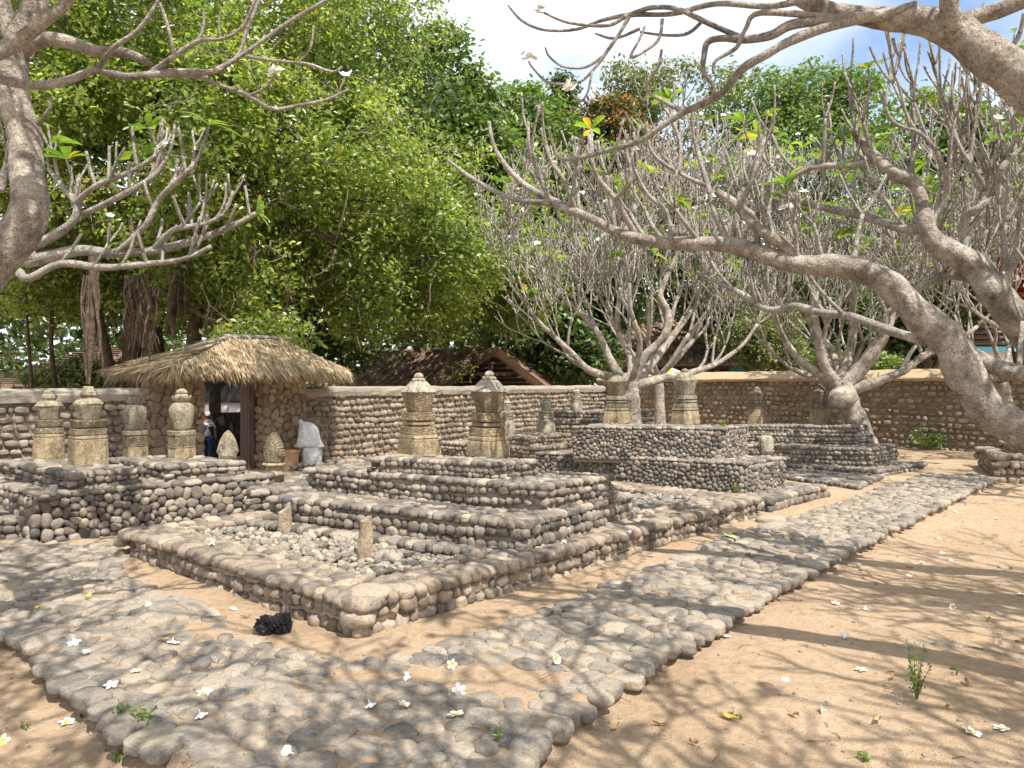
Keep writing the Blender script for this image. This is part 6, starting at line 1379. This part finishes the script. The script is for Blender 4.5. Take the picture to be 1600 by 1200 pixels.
for px, py, s in ((1518, 1146, 1.3), (1132, 996, 1.1), (1492, 800, 1.0), (712, 1118, 1.2), (1136, 858, 1.0), (105, 1130, 1.1), (319, 1084, 1.1)):
    flower(px, py, 0, rr(-.25, .25), rr(0, 6), UPF if not in_poly(*P(px, py, .08)[:2], path_poly) else 'open white frangipani flower with yellow heart lying face up on the cobbles', s)
for px, py in ((115, 1006), (133, 1025), (212, 1052), (173, 1072), (231, 950), (270, 1005), (312, 1118), (455, 1182), (577, 1102), (630, 1104), (640, 1062), (717, 1084), (866, 1034), (1017, 870), (1162, 882), (706, 1041)):
    flower(px, py, random.choice((0, 1, 1, 2)), random.choice((rr(1.3, 1.8), rr(-.3, .3), 2.9)), rr(0, 6), 'small wilted white frangipani flower fallen on the cobbled path', rr(0.85, 1.15))
for px, py in ((1305, 945), (1352, 952), (1320, 1000), (1345, 1048), (1286, 1113), (1564, 1140), (1563, 1007), (1440, 882), (1486, 876), (1470, 864), (1557, 812), (1466, 842), (1492, 952), (1596, 930), (3, 1163), (1228, 1063), (365, 952), (1292, 794), (1555, 780), (1420, 905)):
    flower(px, py, random.choice((0, 1, 1, 2)), random.choice((rr(1.3, 1.8), rr(-.3, .3), 2.9)), rr(0, 6), 'small wilted white frangipani flower fallen on the bare sand', rr(0.85, 1.15))
for px, py in ((328, 853), (882, 850), (980, 833)):
    flower(px, py, 2, rr(1.2, 1.9), rr(0, 6), 'white frangipani flower resting on the platform rim', 1.0, z=ZP + 0.0)
M['dry_leaf'] = mat_plain('dry_leaf', (0.24, 0.15, 0.08), (0.4, 0.27, 0.13), 14, 0.75, 0.2, 40, 0.004)
M['yellow_leaf'] = mat_plain('yellow_leaf', (0.5, 0.36, 0.06), (0.6, 0.45, 0.1), 14, 0.6, 0.2, 40, 0.004)
M['green_leaf'] = mat_plain('green_leaf', (0.3, 0.4, 0.12), (0.42, 0.5, 0.2), 14, 0.6, 0.2, 40, 0.004)
def dleaf(px, py, L_, m, lab, z=None):
    p = place(px, py) if z is None else P(px, py, z); a = rr(0, 6); r = []
    mb = MB(); vs = []; fs = []
    for k, (t, w) in enumerate(((-1, .02), (-.5, .3), (0, .38), (.5, .26), (1, .02))):
        for s in (-1, 0, 1): vs.append((t * L_ / 2, s * w * L_ / 2, .006 + abs(s) * .012 * rr(.4, 1.4) + .01 * abs(t) * rr(0, 1)))
    for k in range(4):
        for s in (0, 1): i = k * 3 + s; fs.append((i, i + 1, i + 4, i + 3))
    o = mb.add(vs, fs).build('fallen_leaf', M[m]); o.location = (p.x, p.y, p.z + .004); o.rotation_euler = (rr(-.2, .2), rr(-.2, .2), a); tag(o, lab, 'leaf', 'fallen leaves on the ground'); return o
for px, py in ((42, 888), (60, 953), (137, 935), (1140, 1125)): dleaf(px, py, .09, 'yellow_leaf', 'yellowed fallen leaf lying near the path')
for px, py in ((384, 966), (1030, 1135), (1240, 1120), (822, 1163), (1345, 895), (1420, 890), (1580, 890), (1395, 1062), (1510, 1070), (1120, 1190), (1215, 835), (1190, 862), (1370, 1130), (1480, 1108), (130, 1128), (255, 1005), (960, 1140), (1545, 970), (1085, 1165)): dleaf(px, py, rr(.04, .08), 'dry_leaf', 'small dry brown leaf curled on the ' + ('cobbles' if in_poly(*P(px, py, .08)[:2], path_poly) else 'bare sand'))
dleaf(1140, 840, .28, 'green_leaf', 'large pale green frangipani leaf lying beside the platform')

def weed(px, py, h, n, lab, mat='weed_leaf', leaf=.03, z=None, spread=.35, name='weed', per=9):
    p = place(px, py) if z is None else P(px, py, z); r = empty(name, p, label=lab, cat='plant'); sm = MB(); cen = []
    for i in range(n):
        d = Vector((rr(-1, 1) * spread, rr(-1, 1) * spread, 1)).normalized(); L_ = h * rr(.55, 1.1); q = [p - UP * .01, p + d * L_ * .5, p + d * L_ + Vector((d.x, d.y, 0)) * L_ * .2]
        sm.tube(q, [.003, .0022, .001], 4, cap=False)
        for k in range(per): t = rr(.15, 1); cen.append(p + d * L_ * t + Vector((rr(-1, 1), rr(-1, 1), rr(-.3, .5))) * leaf * .8)
    sm.build('stems', M['weed_leaf'], r); leaves_mesh('leaves', np.array([tuple(c) for c in cen]), leaf, (0, -.2, .8), mat, r, aspect=.4, jitter=.5)
weed(1432, 1092, .27, 9, 'feathery pale green weed growing in the sand', leaf=.022, per=26, spread=.3)
weed(222, 1165, .1, 4, 'broad leaved seedling at the broken edge of the cobbled path', leaf=.05, per=5)
weed(190, 1150, .07, 3, 'tiny seedling beside the broken path edge', leaf=.04, per=4)
weed(180, 1190, .05, 5, 'low feathery weed on the sand below the path edge', leaf=.025, per=8, spread=.9)
weed(1148, 1122, .03, 6, 'flat creeping weed on the open sand', leaf=.022, per=6, spread=2)
weed(1350, 1188, .04, 6, 'small green tuft at the edge of the sand', leaf=.02, per=8, spread=1)
weed(1495, 1055, .06, 2, 'thin seedling with two leaves beside the feathery weed', leaf=.035, per=3)
weed(40, 1140, .05, 4, 'sparse dry weed on the sand beyond the path edge', leaf=.02, per=6, spread=1.2)
weed(778, 1156, .06, 3, 'small plant at the path corner', leaf=.03, per=5)
weed(885, 1120, .03, 3, 'tiny green sprout beside a path stone', leaf=.03, per=4)
weed(1150, 770, .14, 5, 'green weed sprouting from the base of the tall pebble tomb', leaf=.04, per=6, z=zb0)
weed(1206, 760, .14, 5, 'green weed sprouting at the side of the tall pebble tomb', leaf=.04, per=6, z=zb0)
weed(1127, 665, .1, 8, 'green weed growing on top of the tall pebble tomb', leaf=.05, per=5, z=zb2, spread=1)
weed(1180, 690, .1, 6, 'green weed between the tall pebble tomb and the three step tomb', leaf=.05, per=5, z=zc1, spread=1)
weed(838, 690, .1, 5, 'green weed on the sunlit low tomb', leaf=.05, per=5, z=.47, spread=1)
sh = P(1452, 706, .03); shb = empty('shrub', (sh.x, sh.y, ghs(sh.x, sh.y)), label='leafy green shrub growing at the foot of the ochre wall', cat='shrub')
cs = []; sm = MB(); b0 = Vector(shb.location)
for i in range(26):
    d = Vector((rr(-1, 1), rr(-.7, .5), rr(.35, 1.1))); L_ = rr(.25, .55); e = b0 + d * L_; sm.tube([b0, b0 + d * L_ * .5 + UP * .03, e], [.008, .006, .003], 4)
    for k in range(16): cs.append(tuple(e + Vector((rr(-1, 1), rr(-1, 1), rr(-.8, .6))) * .1))
sm.build('stems', M['weed_leaf'], shb); leaves_mesh('leaves', np.array(cs), .085, (0, -.3, .8), 'weed_leaf', shb, aspect=.5, jitter=.4)
# exposed root and loose stones
rt = [(1405, 1012), (1440, 1006), (1480, 1008), (1530, 1014), (1570, 1024), (1610, 1034)]
MB().tube(catmull([tuple(place(*p) + UP * -.004) for p in rt], 4), [.016 + .004 * math.sin(i) for i in range(21)], 7).build('exposed_root', M['plumeria_bark'], None, smooth=True, label='thin root breaking the surface of the sand', cat='root')
for px, py, s, lab in ((1570, 888, .06, 'low dark stone half buried in the sand far from the path'), (1335, 885, .07, 'broken stone loosened from the path edge'), (152, 858, .11, 'low stone lying in the sand between broad tomb and platform'), (175, 852, .08, 'smaller low stone beside it in the sand'), (1205, 815, .16, 'flat stone slab at the platform corner by the path')):
    p = place(px, py); o = bpy.data.objects.new('loose_stone', unit_mesh(1, random.randrange(14), 'path_stone')); COL.objects.link(o); o.location = p + UP * .005; o.scale = (s, s * .7, s * .38); o.rotation_euler = (0, 0, rr(0, 3)); tag(o, lab, 'stone', 'loose stones on the sand')
# small pebbles and crumbs strewn on the sand
cr_ = Stones()
for i in range(2600):
    x, y = rr(-4, 6.5), rr(2.3, 11)
    s = 0.003 + 0.009 * random.random() ** 3; e = Matrix.Rotation(rr(0, 3), 3, 'Z')
    cr_.c.append((x, y, 0)); cr_.a.append(np.array([list(e.col[0] * s * 1.3), list(e.col[1] * s), list(e.col[2] * s * .7)])); cr_.n.append((0, 0, 1))
xy = np.array(cr_.c); zz = gh(xy[:, 0], xy[:, 1]); cr_.c = [(x, y, z + .002) for (x, y, _), z in zip(cr_.c, zz)]
grit = empty('grit', (0, 5, 0), kind='stuff', label='grit and crumbs of stone scattered over the sand', cat='gravel'); cr_.emit(grit, 'grit', 'path_stone', 0, 'grit_grains')

# dry leaf crumbs and broken twigs lying about
n_ = 900; lx = rng.uniform(-4.5, 8, n_); ly = 2.3 + 10 * rng.random(n_) ** 1.3; lz = gh(lx, ly) + .004 + np.array([.016 if in_poly(a, b, path_poly) else 0 for a, b in zip(lx, ly)])
litter = empty('leaf_litter', (0, 5, 0), kind='stuff', label='crumbs of dry leaves and broken twigs strewn on the ground', cat='litter')
leaves_mesh('leaf_crumbs', np.stack([lx, ly, lz + .004], 1), .022, (0, 0, 1.6), 'dry_leaf', litter, aspect=.45, jitter=.35, fold=.5, kind='stuff')
tg = MB()
for i in range(150):
    x, y = rr(-4, 7.5), rr(2.4, 10); a = rr(0, 6.3); L_ = rr(.03, .12); z = ghs(x, y) + (.016 if in_poly(x, y, path_poly) else .002)
    tg.tube([(x, y, z), (x + math.cos(a) * L_ * .5, y + math.sin(a) * L_ * .5, z + .008), (x + math.cos(a + .3) * L_, y + math.sin(a + .3) * L_, z)], [.0022, .002, .0012], 4)
tg.build('twig_bits', M['fig_twig'], litter, kind='stuff')
